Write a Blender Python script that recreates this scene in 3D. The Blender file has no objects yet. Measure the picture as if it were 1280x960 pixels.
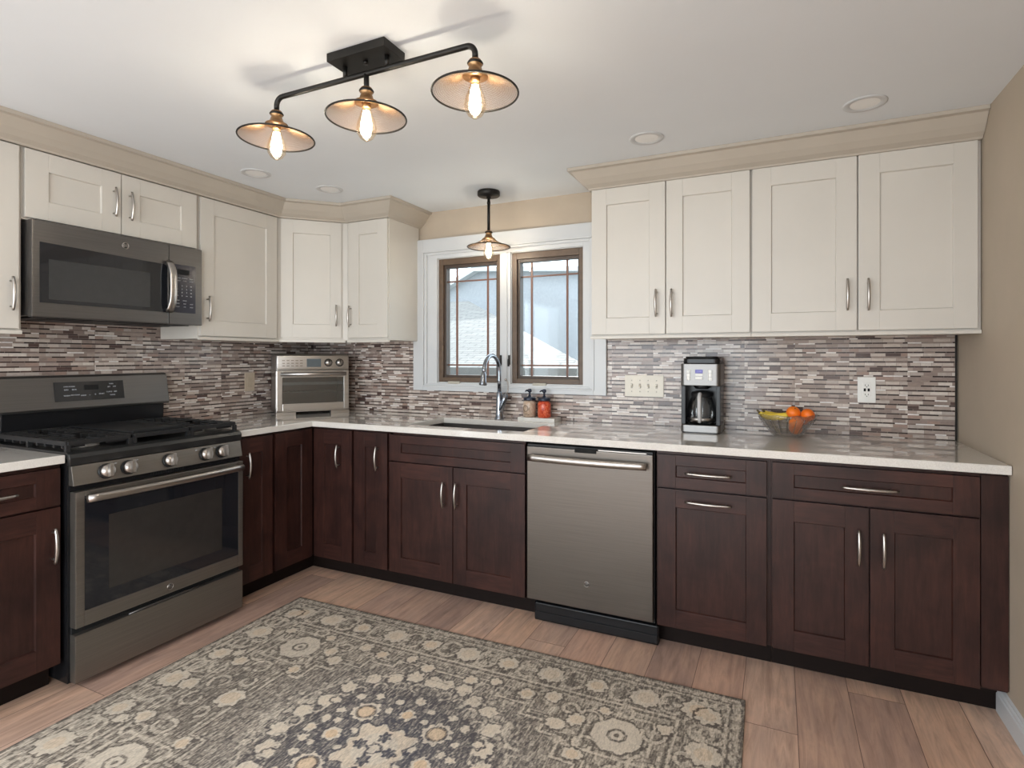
import bpy, bmesh, math, random
import numpy as np
from mathutils import Vector, Matrix
random.seed(7)
PI = math.pi
scene = bpy.context.scene
COL = scene.collection

# ------------------------------------------------------------------ camera, light, exposure
CX, CY, CZ, YAW, F = 3.1456, -3.1219, 1.2909, 0.4355, 694.87
cam = bpy.data.cameras.new('camera')
cam.sensor_fit = 'HORIZONTAL'
cam.sensor_width = 36.0
cam.lens = F / 1280.0 * 36.0
cam.shift_x = -(648.66 - 640) / 1280.0
cam.shift_y = (446.75 - 480) / 1280.0
cam.clip_start = 0.05
camo = bpy.data.objects.new('camera', cam)
COL.objects.link(camo)
camo.location = (CX, CY, CZ)
camo.rotation_euler = (PI / 2, 0, YAW)
scene.camera = camo

scene.view_settings.view_transform = 'Standard'
scene.view_settings.look = 'None'
scene.view_settings.gamma = 1.0
scene.view_settings.use_curve_mapping = False
scene.view_settings.exposure = 0.0

world = bpy.data.worlds.new('sky')
scene.world = world
world.use_nodes = True
wn = world.node_tree.nodes
wn['Background'].inputs[0].default_value = (0.86, 0.94, 1.0, 1)
wn['Background'].inputs[1].default_value = 4.0

sun = bpy.data.lights.new('sun', 'SUN')
sun.energy = 6.0
sun.color = (1.0, 0.95, 0.88)
sun.angle = math.radians(0.6)
suno = bpy.data.objects.new('sun', sun)
COL.objects.link(suno)
sd = Vector((0.14, -0.60, -0.312)).normalized()
suno.rotation_euler = sd.to_track_quat('-Z', 'Y').to_euler()
suno.location = (1, 3, 4)


def area_light(name, loc, rot, sx, sy, e, color):
    l = bpy.data.lights.new(name, 'AREA')
    l.shape = 'RECTANGLE'
    l.size, l.size_y, l.energy, l.color = sx, sy, e, color
    o = bpy.data.objects.new(name, l)
    COL.objects.link(o)
    o.location, o.rotation_euler = loc, rot
    return o


# fill lamps added behind the camera, in made-up openings, to brighten the kitchen
area_light('fill_light_rear', (1.6, -5.38, 1.25), (PI / 2 + 0.05, 0, 0), 2.8, 1.8, 76, (0.86, 0.94, 1.0))
area_light('fill_light_left', (0.03, -4.1, 1.25), (PI / 2, 0, -PI / 2), 1.6, 1.6, 20, (0.86, 0.94, 1.0))
area_light('fill_light_right', (3.855, -4.85, 1.22), (PI / 2, 0, PI / 2), 1.15, 1.7, 62, (0.86, 0.94, 1.0))

W, H, YB = 3.885, 2.26, -5.5   # right wall x, ceiling z, rear wall y


# ------------------------------------------------------------------ materials
def s2l(c):
    c = c / 255.0
    return c / 12.92 if c <= 0.04045 else ((c + 0.055) / 1.055) ** 2.4


def rgb(r, g, b):
    return (s2l(r), s2l(g), s2l(b), 1)


class Mat:
    def __init__(s, name, col=(0.8, 0.8, 0.8, 1), rough=0.5, metal=0.0, **kw):
        s.m = bpy.data.materials.new(name)
        s.m.use_nodes = True
        s.t = s.m.node_tree
        s.b = s.t.nodes['Principled BSDF']
        s.b.inputs['Base Color'].default_value = col
        s.b.inputs['Roughness'].default_value = rough
        s.b.inputs['Metallic'].default_value = metal
        for k, v in kw.items():
            s.b.inputs[k.replace('_', ' ')].default_value = v

    def n(s, typ, **kw):
        nd = s.t.nodes.new(typ)
        for k, v in kw.items():
            setattr(nd, k, v)
        return nd

    def l(s, a, b):
        s.t.links.new(a, b)

    def coord(s, scale=(1, 1, 1), rnd=True, which='Object'):
        tc = s.n('ShaderNodeTexCoord')
        mp = s.n('ShaderNodeMapping')
        mp.inputs['Scale'].default_value = scale
        s.l(tc.outputs[which], mp.inputs['Vector'])
        if rnd:
            oi = s.n('ShaderNodeObjectInfo')
            mu = s.n('ShaderNodeMath', operation='MULTIPLY')
            s.l(oi.outputs['Random'], mu.inputs[0])
            mu.inputs[1].default_value = 37.0
            s.l(mu.outputs[0], mp.inputs['Location'])
        return mp.outputs[0]

    def noise(s, vec, scale, detail=4, rough=0.55, dist=0.0):
        nz = s.n('ShaderNodeTexNoise')
        nz.inputs['Scale'].default_value = scale
        nz.inputs['Detail'].default_value = detail
        nz.inputs['Roughness'].default_value = rough
        nz.inputs['Distortion'].default_value = dist
        s.l(vec, nz.inputs['Vector'])
        return nz.outputs['Fac']

    def ramp(s, fac, stops, interp='LINEAR'):
        r = s.n('ShaderNodeValToRGB')
        r.color_ramp.interpolation = interp
        els = r.color_ramp.elements
        while len(els) < len(stops):
            els.new(0.5)
        for e, (p, c) in zip(els, stops):
            e.position = p
            e.color = c
        s.l(fac, r.inputs[0])
        return r.outputs[0]

    def mix(s, fac, a, b, mode='MIX'):
        m = s.n('ShaderNodeMix', data_type='RGBA', blend_type=mode)
        for sock, v in ((m.inputs[0], fac), (m.inputs[6], a), (m.inputs[7], b)):
            if isinstance(v, (int, float, tuple)):
                sock.default_value = v
            else:
                s.l(v, sock)
        return m.outputs[2]

    def math(s, op, a, b=None):
        m = s.n('ShaderNodeMath', operation=op)
        for i, v in enumerate((a, b)):
            if v is None:
                continue
            if isinstance(v, (int, float)):
                m.inputs[i].default_value = v
            else:
                s.l(v, m.inputs[i])
        return m.outputs[0]

    def color(s, out):
        s.l(out, s.b.inputs['Base Color'])

    def bump(s, h, strength=0.2, dist=0.001):
        b = s.n('ShaderNodeBump')
        b.inputs['Strength'].default_value = strength
        b.inputs['Distance'].default_value = dist
        s.l(h, b.inputs['Height'])
        s.l(b.outputs[0], s.b.inputs['Normal'])


def paint(name, c, rough=0.5, var=0.04, bump=0.05, scale=6):
    M = Mat(name, c, rough)
    v = M.coord(rnd=False)
    n = M.noise(v, scale, 3)
    d = tuple(x * (1 - var) for x in c[:3]) + (1,)
    u = tuple(min(1, x * (1 + var)) for x in c[:3]) + (1,)
    M.color(M.ramp(n, [(0.3, d), (0.7, u)]))
    M.bump(M.noise(v, 220, 2), bump, 0.0006)
    return M.m


def wood(name, vertical, tone=1.0):
    M = Mat(name, (0, 0, 0, 1), 0.42, Specular_IOR_Level=0.32)
    sc = (1, 1, 0.12) if vertical else (0.12, 1, 1)
    v = M.coord(sc)
    v2 = M.coord((1, 1, 1))
    g = M.noise(v, 55, 6, 0.65, 0.4)
    blot = M.noise(v2, 5.5, 4, 0.6, 0.6)
    a = tuple(x * tone for x in (0.020, 0.0078, 0.0064)) + (1,)
    b = tuple(x * tone for x in (0.049, 0.0185, 0.0145)) + (1,)
    base = M.ramp(g, [(0.30, a), (0.72, b)])
    bl = M.ramp(blot, [(0.32, (0.62, 0.60, 0.62, 1)), (0.70, (1.30, 1.22, 1.12, 1))])
    M.color(M.mix(1.0, base, bl, 'MULTIPLY'))
    M.bump(g, 0.10, 0.0005)
    M.b.inputs['Coat Weight'].default_value = 0.0
    M.b.inputs['Coat Roughness'].default_value = 0.3
    return M.m


def brushed(name, c, rough=0.32, axis=0, metal=1.0, var=0.08):
    M = Mat(name, c, rough, metal)
    sc = [220, 220, 220]
    sc[axis] = 3
    v = M.coord(tuple(sc))
    n = M.noise(v, 1.0, 3)
    d = tuple(x * (1 - var) for x in c[:3]) + (1,)
    u = tuple(min(1, x * (1 + var)) for x in c[:3]) + (1,)
    M.color(M.ramp(n, [(0.3, d), (0.7, u)]))
    r = M.n('ShaderNodeMapRange')
    r.inputs[3].default_value = rough * 0.85
    r.inputs[4].default_value = rough * 1.2
    M.l(n, r.inputs[0])
    M.l(r.outputs[0], M.b.inputs['Roughness'])
    return M.m


def plain(name, c, rough=0.4, metal=0.0, var=0.05, **kw):
    M = Mat(name, c, rough, metal, **kw)
    v = M.coord()
    n = M.noise(v, 30, 3)
    d = tuple(x * (1 - var) for x in c[:3]) + (1,)
    u = tuple(min(1, x * (1 + var)) for x in c[:3]) + (1,)
    M.color(M.ramp(n, [(0.3, d), (0.7, u)]))
    return M.m


def glass(name, tint=(1, 1, 1, 1), refl=0.12, rough=0.02, ripple=0.0):
    """thin clear glass: mostly transparent with a fresnel sheen"""
    M = Mat(name)
    M.t.nodes.remove(M.b)
    tr = M.n('ShaderNodeBsdfTransparent')
    tr.inputs[0].default_value = tint
    gl = M.n('ShaderNodeBsdfGlossy')
    gl.inputs['Roughness'].default_value = rough
    lw = M.n('ShaderNodeLayerWeight')
    lw.inputs[0].default_value = 0.35
    mr = M.n('ShaderNodeMapRange')
    mr.inputs[3].default_value = refl * 0.4
    mr.inputs[4].default_value = min(1, refl * 5)
    M.l(lw.outputs['Fresnel'], mr.inputs[0])
    mx = M.n('ShaderNodeMixShader')
    M.l(mr.outputs[0], mx.inputs[0])
    M.l(tr.outputs[0], mx.inputs[1])
    M.l(gl.outputs[0], mx.inputs[2])
    M.l(mx.outputs[0], M.t.nodes['Material Output'].inputs[0])
    if ripple:
        v = M.coord(rnd=False)
        b = M.n('ShaderNodeBump')
        b.inputs['Strength'].default_value = ripple
        M.l(M.noise(v, 150, 2), b.inputs['Height'])
        M.l(b.outputs[0], gl.inputs['Normal'])
    return M.m


def emit(name, c, strength):
    M = Mat(name, (0, 0, 0, 1), 0.4)
    M.b.inputs['Emission Color'].default_value = c
    M.b.inputs['Emission Strength'].default_value = strength
    return M.m


m_wall = paint('tan_wall_paint', (0.43, 0.355, 0.275, 1), 0.6, 0.03)
m_ceil = paint('ceiling_paint', (0.735, 0.765, 0.795, 1), 0.7, 0.012, 0.1, 3)
m_white = paint('white_trim_paint', (0.55, 0.56, 0.57, 1), 0.35, 0.01, 0.02)
m_cream = paint('cream_cabinet_paint', (0.57, 0.535, 0.485, 1), 0.38, 0.02, 0.03, 4)
m_cream_in = paint('cream_cabinet_frame_paint', (0.50, 0.43, 0.36, 1), 0.45, 0.02, 0.03, 4)
m_crown = paint('crown_paint', (0.43, 0.38, 0.32, 1), 0.4, 0.03, 0.03, 4)
m_wv = wood('dark_wood_vertical', True)
m_wh = wood('dark_wood_horizontal', False, 1.12)
m_wp = wood('dark_wood_panel', True, 0.9)
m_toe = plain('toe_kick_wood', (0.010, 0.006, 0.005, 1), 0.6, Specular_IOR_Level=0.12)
m_nickel = brushed('brushed_nickel', (0.46, 0.43, 0.40, 1), 0.32, 2)
m_slate = brushed('slate_steel', (0.22, 0.20, 0.178, 1), 0.36, 0, 0.85)
m_slate_d = brushed('dark_slate_steel', (0.135, 0.128, 0.124, 1), 0.36, 0, 0.85)
m_steel = brushed('stainless_steel', (0.27, 0.26, 0.25, 1), 0.34, 0)
m_handle = brushed('polished_steel', (0.42, 0.39, 0.365, 1), 0.30, 0)
m_black = plain('black_enamel', (0.009, 0.009, 0.010, 1), 0.24, Specular_IOR_Level=0.28)
m_blackm = plain('black_plastic', (0.012, 0.012, 0.013, 1), 0.45, Specular_IOR_Level=0.3)
m_iron = plain('cast_iron', (0.014, 0.014, 0.015, 1), 0.5, 0.2)
m_dglass = plain('dark_appliance_glass', (0.010, 0.011, 0.014, 1), 0.06, 0, 0.02, Coat_Weight=0.3, Coat_Roughness=0.02)
m_dglass2 = plain('inner_oven_window', (0.028, 0.025, 0.023, 1), 0.12, 0, 0.1)
m_void = plain('dark_gap', (0.004, 0.004, 0.004, 1), 0.9)
m_bronze = plain('dark_bronze', (0.022, 0.020, 0.018, 1), 0.42, 0.7, 0.15)
m_brass = plain('aged_brass', (0.33, 0.19, 0.09, 1), 0.38, 0.85, 0.2)
m_sash = plain('brown_sash', (0.105, 0.066, 0.040, 1), 0.45, 0, 0.15)
m_pane = glass('window_glass', (0.94, 0.97, 0.98, 1), 0.05, 0.05, 0.0)
m_clear = glass('clear_glass', (0.985, 0.988, 0.988, 1), 0.10, 0.02)
m_carafe = glass('carafe_glass', (0.78, 0.78, 0.78, 1), 0.14, 0.03)
m_bulb = glass('bulb_glass', (1.0, 0.94, 0.84, 1), 0.08, 0.02)
m_fil = emit('glowing_filament', (1.0, 0.88, 0.68, 1), 60)
m_ivory = plain('ivory_plastic', (0.66, 0.61, 0.52, 1), 0.35, 0, 0.02)
m_whitep = plain('white_plastic', (0.78, 0.77, 0.74, 1), 0.3, 0, 0.02)
m_text = plain('pale_print', (0.42, 0.43, 0.46, 1), 0.4, 0, 0.02)
m_lens = plain('frosted_lens', (0.85, 0.85, 0.84, 1), 0.35, 0, 0.01)


def make_tile():
    M = Mat('mosaic_tile', (0.5, 0.5, 0.5, 1), 0.22)
    tc = M.n('ShaderNodeTexCoord')
    sx = M.n('ShaderNodeSeparateXYZ')
    M.l(tc.outputs['Object'], sx.inputs[0])
    X, Z = sx.outputs['X'], sx.outputs['Z']
    PER, THIN = 0.0222, 0.34
    zz = M.math('DIVIDE', Z, PER)
    row = M.math('FLOOR', zz)
    fr = M.math('FRACT', zz)
    thin = M.math('LESS_THAN', fr, THIN)              # 1 on the thin rows
    rid = M.math('ADD', M.math('MULTIPLY', row, 2.0), thin)
    wr = M.n('ShaderNodeTexWhiteNoise', noise_dimensions='1D')
    M.l(rid, wr.inputs['W'])
    # sheets 0.30 m wide: pieces restart at each sheet edge
    sheet = M.math('FLOOR', M.math('DIVIDE', M.math('ADD', X, 5.0), 0.235))
    ws = M.n('ShaderNodeTexWhiteNoise', noise_dimensions='2D')
    cb = M.n('ShaderNodeCombineXYZ')
    M.l(rid, cb.inputs[0])
    M.l(sheet, cb.inputs[1])
    M.l(cb.outputs[0], ws.inputs['Vector'])
    length = M.math('ADD', M.math('MULTIPLY', ws.outputs['Value'], 0.045), 0.038)
    xs = M.math('DIVIDE', M.math('ADD', M.math('ADD', X, 5.0), M.math('MULTIPLY', wr.outputs['Value'], 3.0)), length)
    cell = M.math('FLOOR', xs)
    fx = M.math('FRACT', xs)
    cc = M.n('ShaderNodeCombineXYZ')
    M.l(cell, cc.inputs[0])
    M.l(rid, cc.inputs[1])
    M.l(sheet, cc.inputs[2])
    wc = M.n('ShaderNodeTexWhiteNoise', noise_dimensions='3D')
    M.l(cc.outputs[0], wc.inputs['Vector'])
    v = wc.outputs['Value']
    thick_c = M.ramp(v, [(0.0, rgb(164, 148, 139)), (0.22, rgb(194, 180, 170)), (0.42, rgb(142, 125, 117)),
                         (0.60, rgb(176, 164, 156)), (0.75, rgb(208, 197, 188)), (0.88, rgb(156, 132, 121)),
                         (0.95, rgb(84, 66, 62))], 'CONSTANT')
    thin_c = M.ramp(v, [(0.0, rgb(46, 33, 31)), (0.40, rgb(70, 52, 48)), (0.52, rgb(146, 130, 121)),
                        (0.70, rgb(228, 222, 218)), (0.82, rgb(120, 102, 96)), (0.92, rgb(60, 44, 42))], 'CONSTANT')
    base = M.mix(thin, thick_c, thin_c)
    nz = M.noise(M.coord((1, 1, 3), rnd=False), 60, 3)
    base = M.mix(0.35, base, M.ramp(nz, [(0.3, (0.55, 0.55, 0.55, 1)), (0.7, (1.2, 1.2, 1.2, 1))]), 'MULTIPLY')
    # grout
    g1 = M.math('LESS_THAN', M.math('MULTIPLY', fx, length), 0.0013)
    g2 = M.math('LESS_THAN', fr, 0.05)
    g3 = M.math('LESS_THAN', M.math('ABSOLUTE', M.math('SUBTRACT', fr, THIN)), 0.03)
    g = M.math('MAXIMUM', g1, M.math('MAXIMUM', g2, g3))
    M.color(M.mix(g, base, rgb(136, 122, 115)))
    M.l(M.math('ADD', M.math('MULTIPLY', g, 0.5), 0.2), M.b.inputs['Roughness'])
    M.bump(M.math('SUBTRACT', 1.0, g), 0.4, 0.001)
    return M.m


m_tile = make_tile()


def make_floor():
    M = Mat('plank_floor', (0.5, 0.5, 0.5, 1), 0.42)
    tc = M.n('ShaderNodeTexCoord')
    sx = M.n('ShaderNodeSeparateXYZ')
    M.l(tc.outputs['Object'], sx.inputs[0])
    X, Y = sx.outputs['X'], sx.outputs['Y']
    xs = M.math('DIVIDE', M.math('ADD', X, 0.105 + 1.84), 0.184)
    pl = M.math('FLOOR', xs)
    fx = M.math('FRACT', xs)
    wr = M.n('ShaderNodeTexWhiteNoise', noise_dimensions='1D')
    M.l(pl, wr.inputs['W'])
    ys = M.math('DIVIDE', M.math('ADD', Y, M.math('MULTIPLY', wr.outputs['Value'], 9.0)), 1.22)
    cell = M.math('FLOOR', ys)
    fy = M.math('FRACT', ys)
    cc = M.n('ShaderNodeCombineXYZ')
    M.l(pl, cc.inputs[0])
    M.l(cell, cc.inputs[1])
    wc = M.n('ShaderNodeTexWhiteNoise', noise_dimensions='2D')
    M.l(cc.outputs[0], wc.inputs['Vector'])
    va = M.n('ShaderNodeVectorMath', operation='MULTIPLY_ADD')
    M.l(cc.outputs[0], va.inputs[0])
    va.inputs[1].default_value = (3.7, 5.3, 1.1)
    M.l(tc.outputs['Object'], va.inputs[2])
    mp = M.n('ShaderNodeMapping')
    mp.inputs['Scale'].default_value = (1, 0.09, 1)
    M.l(va.outputs[0], mp.inputs['Vector'])
    g = M.noise(mp.outputs[0], 42, 7, 0.65, 0.8)
    mp2 = M.n('ShaderNodeMapping')
    mp2.inputs['Scale'].default_value = (1, 0.3, 1)
    M.l(va.outputs[0], mp2.inputs['Vector'])
    g2 = M.noise(mp2.outputs[0], 9, 4, 0.6, 1.0)
    base = M.ramp(wc.outputs['Value'], [(0.0, rgb(206, 168, 148)), (0.35, rgb(222, 184, 158)), (0.6, rgb(186, 154, 138)),
                                        (0.8, rgb(228, 194, 170)), (1.0, rgb(198, 164, 146))])
    c = M.mix(1.0, base, M.ramp(g, [(0.28, (0.66, 0.63, 0.62, 1)), (0.55, (0.98, 0.98, 0.98, 1)), (0.75, (1.10, 1.10, 1.10, 1))]), 'MULTIPLY')
    c = M.mix(1.0, c, M.ramp(g2, [(0.3, (0.76, 0.78, 0.82, 1)), (0.65, (1.06, 1.04, 1.02, 1))]), 'MULTIPLY')
    gx = M.math('LESS_THAN', fx, 0.014)
    gy = M.math('LESS_THAN', fy, 0.0022)
    gg = M.math('MAXIMUM', gx, gy)
    M.color(M.mix(gg, c, rgb(110, 86, 76)))
    M.bump(M.math('SUBTRACT', M.math('MULTIPLY', g, 0.3), gg), 0.25, 0.001)
    return M.m


m_floor = make_floor()


def make_quartz():
    M = Mat('cream_quartz', (0.7, 0.66, 0.6, 1), 0.07)
    v = M.coord(rnd=False)
    n = M.noise(v, 260, 3, 0.6)
    n2 = M.noise(v, 14, 4, 0.6)
    c = M.ramp(n, [(0.30, (0.62, 0.585, 0.54, 1)), (0.46, (0.68, 0.65, 0.61, 1)), (0.66, (0.74, 0.71, 0.67, 1))])
    c = M.mix(1.0, c, M.ramp(n2, [(0.3, (0.95, 0.94, 0.93, 1)), (0.7, (1.0, 1.0, 1.0, 1))]), 'MULTIPLY')
    M.color(c)
    M.b.inputs['Coat Weight'].default_value = 0.6
    M.b.inputs['Coat Roughness'].default_value = 0.03
    return M.m


m_quartz = make_quartz()


# ------------------------------------------------------------------ mesh helpers
class MB:
    """collects shapes for ONE mesh"""

    def __init__(s):
        s.bm = bmesh.new()

    def _take(s, tmp, mi, smooth=False, M=None):
        if M is not None:
            bmesh.ops.transform(tmp, matrix=M, verts=tmp.verts)
        mp = {}
        for v in tmp.verts:
            mp[v] = s.bm.verts.new(v.co)
        for f in tmp.faces:
            try:
                nf = s.bm.faces.new([mp[v] for v in f.verts])
            except ValueError:
                continue
            nf.material_index = mi
            nf.smooth = smooth
        tmp.free()

    def box(s, x0, x1, y0, y1, z0, z1, mi=0, bev=0.0, seg=2, M=None):
        t = bmesh.new()
        bmesh.ops.create_cube(t, size=1)
        bmesh.ops.transform(t, verts=t.verts, matrix=Matrix.Translation(((x0 + x1) / 2, (y0 + y1) / 2, (z0 + z1) / 2)) @
                            Matrix.Diagonal((abs(x1 - x0), abs(y1 - y0), abs(z1 - z0), 1)))
        if bev > 0:
            bmesh.ops.bevel(t, geom=list(t.edges), offset=bev, segments=seg, profile=0.7, affect='EDGES')
        s._take(t, mi, bev > 0.004, M)
        return s

    def cyl(s, p0, p1, r, mi=0, r2=None, n=20, cap=True, smooth=True):
        p0, p1 = Vector(p0), Vector(p1)
        d = p1 - p0
        t = bmesh.new()
        bmesh.ops.create_cone(t, cap_ends=cap, segments=n, radius1=r, radius2=r if r2 is None else r2, depth=d.length)
        M = Matrix.Translation((p0 + p1) / 2) @ d.to_track_quat('Z', 'Y').to_matrix().to_4x4()
        s._take(t, mi, smooth, M)
        return s

    def sphere(s, c, r, mi=0, sc=(1, 1, 1), n=16, M=None):
        t = bmesh.new()
        bmesh.ops.create_uvsphere(t, u_segments=n * 2, v_segments=n, radius=r)
        bmesh.ops.transform(t, verts=t.verts, matrix=Matrix.Translation(c) @ Matrix.Diagonal((*sc, 1)))
        s._take(t, mi, True, M)
        return s

    def lathe(s, prof, c=(0, 0, 0), mi=0, n=32, M=None, smooth=True, close=False):
        t = bmesh.new()
        rings = []
        for r, z in prof:
            if r < 1e-6:
                rings.append([t.verts.new((0, 0, z))])
            else:
                rings.append([t.verts.new((r * math.cos(2 * PI * k / n), r * math.sin(2 * PI * k / n), z)) for k in range(n)])
        for a, b in zip(rings, rings[1:]):
            for k in range(n):
                q = [a[k % len(a)], a[(k + 1) % len(a)], b[(k + 1) % len(b)], b[k % len(b)]]
                q = list(dict.fromkeys(q))
                if len(q) > 2:
                    t.faces.new(q)
        bmesh.ops.recalc_face_normals(t, faces=t.faces)
        s._take(t, mi, smooth, Matrix.Translation(c) @ (M or Matrix()))
        return s

    def tube(s, pts, r, mi=0, n=12, caps=True, flat=None):
        """tube along points; r a number or a list; flat=(sx,sy) squashes the section"""
        P = [Vector(p) for p in pts]
        R = r if isinstance(r, (list, tuple)) else [r] * len(P)
        t = bmesh.new()
        rings = []
        up = None
        for i, p in enumerate(P):
            d = (P[min(i + 1, len(P) - 1)] - P[max(i - 1, 0)]).normalized()
            if up is None:
                up = d.orthogonal().normalized()
                for ax in (Vector((0, 0, 1)), Vector((1, 0, 0)), Vector((0, 1, 0))):
                    if abs(d.dot(ax)) < 0.5:
                        up = (ax - d * ax.dot(d)).normalized()
                        break
            up = (up - d * up.dot(d)).normalized()
            side = d.cross(up)
            fx, fy = flat or (1, 1)
            rings.append([t.verts.new(p + (up * math.cos(2 * PI * k / n) * fx + side * math.sin(2 * PI * k / n) * fy) * R[i]) for k in range(n)])
        for a, b in zip(rings, rings[1:]):
            for k in range(n):
                t.faces.new([a[k], a[(k + 1) % n], b[(k + 1) % n], b[k]])
        if caps:
            t.faces.new(rings[0][::-1])
            t.faces.new(rings[-1])
        bmesh.ops.recalc_face_normals(t, faces=t.faces)
        s._take(t, mi, True)
        return s

    def prism(s, poly, z0, z1, mi=0, axis='z', smooth=False):
        """extrude a 2-D polygon; axis z: (x,y); x: poly=(y,z) swept along x; y: poly=(x,z) swept along y"""
        f = {'z': lambda a, b, h: (a, b, h), 'x': lambda a, b, h: (h, a, b), 'y': lambda a, b, h: (a, h, b)}[axis]
        t = bmesh.new()
        A = [t.verts.new(f(a, b, z0)) for a, b in poly]
        B = [t.verts.new(f(a, b, z1)) for a, b in poly]
        t.faces.new(A)
        t.faces.new(B[::-1])
        for i in range(len(A)):
            j = (i + 1) % len(A)
            t.faces.new([A[i], B[i], B[j], A[j]])
        bmesh.ops.recalc_face_normals(t, faces=t.faces)
        s._take(t, mi, smooth)
        return s

    def cells(s, us, vs, solid, w0, w1, plane='xy', mi=0):
        """a slab with holes: grid lines us, vs; solid(i,j) tells which cells exist"""
        f = {'xy': lambda u, v, w: (u, v, w), 'xz': lambda u, v, w: (u, w, v), 'yz': lambda u, v, w: (w, u, v)}[plane]
        t = bmesh.new()
        cache = {}

        def V(i, j, k):
            if (i, j, k) not in cache:
                cache[(i, j, k)] = t.verts.new(f(us[i], vs[j], (w0, w1)[k]))
            return cache[(i, j, k)]
        nu, nv = len(us) - 1, len(vs) - 1
        S = lambda i, j: 0 <= i < nu and 0 <= j < nv and solid(i, j)
        for i in range(nu):
            for j in range(nv):
                if not S(i, j):
                    continue
                for k in (0, 1):
                    t.faces.new([V(i, j, k), V(i + 1, j, k), V(i + 1, j + 1, k), V(i, j + 1, k)])
                for (di, dj, a, b) in ((-1, 0, (i, j), (i, j + 1)), (1, 0, (i + 1, j), (i + 1, j + 1)), (0, -1, (i, j), (i + 1, j)), (0, 1, (i, j + 1), (i + 1, j + 1))):
                    if not S(i + di, j + dj):
                        t.faces.new([V(*a, 0), V(*b, 0), V(*b, 1), V(*a, 1)])
        bmesh.ops.recalc_face_normals(t, faces=t.faces)
        bmesh.ops.dissolve_limit(t, angle_limit=0.001, verts=t.verts, edges=t.edges)
        s._take(t, mi)
        return s

    def text(s, body, x, z, size, y, mi=0, align='CENTER', M=None, depth=0.0006):
        """raised lettering on a face that looks towards -y"""
        cu = bpy.data.curves.new('tmp_text', 'FONT')
        cu.body, cu.size, cu.extrude, cu.align_x, cu.align_y = body, size, depth, align, 'CENTER'
        cu.resolution_u = 2
        ob = bpy.data.objects.new('tmp_text', cu)
        COL.objects.link(ob)
        dg = bpy.context.evaluated_depsgraph_get()
        dg.update()
        me = bpy.data.meshes.new_from_object(ob.evaluated_get(dg))
        bpy.data.objects.remove(ob)
        bpy.data.curves.remove(cu)
        t = bmesh.new()
        t.from_mesh(me)
        bpy.data.meshes.remove(me)
        T = Matrix.Translation((x, y, z)) @ Matrix.Rotation(PI / 2, 4, 'X')
        s._take(t, mi, False, (M or Matrix()) @ T)
        return s

    def build(s, name, mats, parent=None, bevel=0.0):
        bmesh.ops.recalc_face_normals(s.bm, faces=s.bm.faces) if False else None
        me = bpy.data.meshes.new(name)
        s.bm.to_mesh(me)
        s.bm.free()
        for m in (mats if isinstance(mats, (list, tuple)) else [mats]):
            me.materials.append(m)
        o = bpy.data.objects.new(name, me)
        COL.objects.link(o)
        if parent is not None:
            o.parent = parent
        if bevel:
            b = o.modifiers.new('bevel', 'BEVEL')
            b.width, b.segments, b.limit_method, b.angle_limit = bevel, 2, 'ANGLE', math.radians(50)
        return o


def tag(o, label=None, cat=None, group=None, kind=None):
    if label:
        o['label'] = label
    if cat:
        o['category'] = cat
    if group:
        o['group'] = group
    if kind:
        o['kind'] = kind
    return o


def thing(name, label, cat, loc=(0, 0, 0), rz=0.0, group=None):
    o = bpy.data.objects.new(name, None)
    o.empty_display_size = 0.1
    COL.objects.link(o)
    o.location = loc
    o.rotation_euler = (0, 0, rz)
    return tag(o, label, cat, group)


def struct(name, mb, mats, parent=None, bevel=0.0):
    o = mb.build(name, mats, parent, bevel)
    if parent is None:
        o['kind'] = 'structure'
    return o


def arc(c, r, a0, a1, n, plane='xz'):
    out = []
    for i in range(n + 1):
        a = a0 + (a1 - a0) * i / n
        u, v = r * math.cos(a), r * math.sin(a)
        out.append({'xz': (c[0] + u, c[1], c[2] + v), 'yz': (c[0], c[1] + u, c[2] + v), 'xy': (c[0] + u, c[1] + v, c[2])}[plane])
    return out


# ------------------------------------------------------------------ room shell
struct('floor', MB().box(-0.15, W + 0.15, YB - 0.15, 0.15, -0.1, 0), m_floor)
struct('ceiling', MB().box(-0.15, W + 0.15, YB - 0.15, 0.15, H, H + 0.12), m_ceil)
# unseen rear and side openings, added as places for the fill lamps
struct('wall_left', MB().cells([YB, -4.95, -3.25, 0.15], [0, 0.35, 2.1, H], lambda i, j: not (i == 1 and j == 1), -0.15, 0, 'yz'), m_wall)
struct('wall_right', MB().cells([YB, -5.45, -4.25, 0.15], [0, 0.35, 2.1, H], lambda i, j: not (i == 1 and j == 1), W, W + 0.15, 'yz'), m_wall)
struct('wall_rear', MB().cells([0, 0.2, 3.0, W], [0, 0.3, 2.15, H], lambda i, j: not (i == 1 and j == 1), YB - 0.12, YB, 'xz'), m_wall)
WX = (1.100, 1.567, 1.640, 2.112)      # window openings
WZ = (1.125, 1.945)
struct('wall_back', MB().cells([0, WX[0], WX[1], WX[2], WX[3], W], [0, WZ[0], WZ[1], H],
                               lambda i, j: not (i in (1, 3) and j == 1), 0, 0.15, 'xz'), m_wall)

# window casing: outer boards, stepped mould, jambs and the mullion cover
tr = MB()
ox0, ox1, oz0, oz1 = 0.9225, 2.2565, 1.072, 2.074


def frame(mb, x0, x1, z0, z1, wl, wr, wb, wt, y0, y1, mi=0, bev=0.0015):
    mb.box(x0, x0 + wl, y0, y1, z0, z1, mi, bev)
    mb.box(x1 - wr, x1, y0, y1, z0, z1, mi, bev)
    mb.box(x0 + wl, x1 - wr, y0, y1, z0, z0 + wb, mi, bev)
    mb.box(x0 + wl, x1 - wr, y0, y1, z1 - wt, z1, mi, bev)


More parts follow.
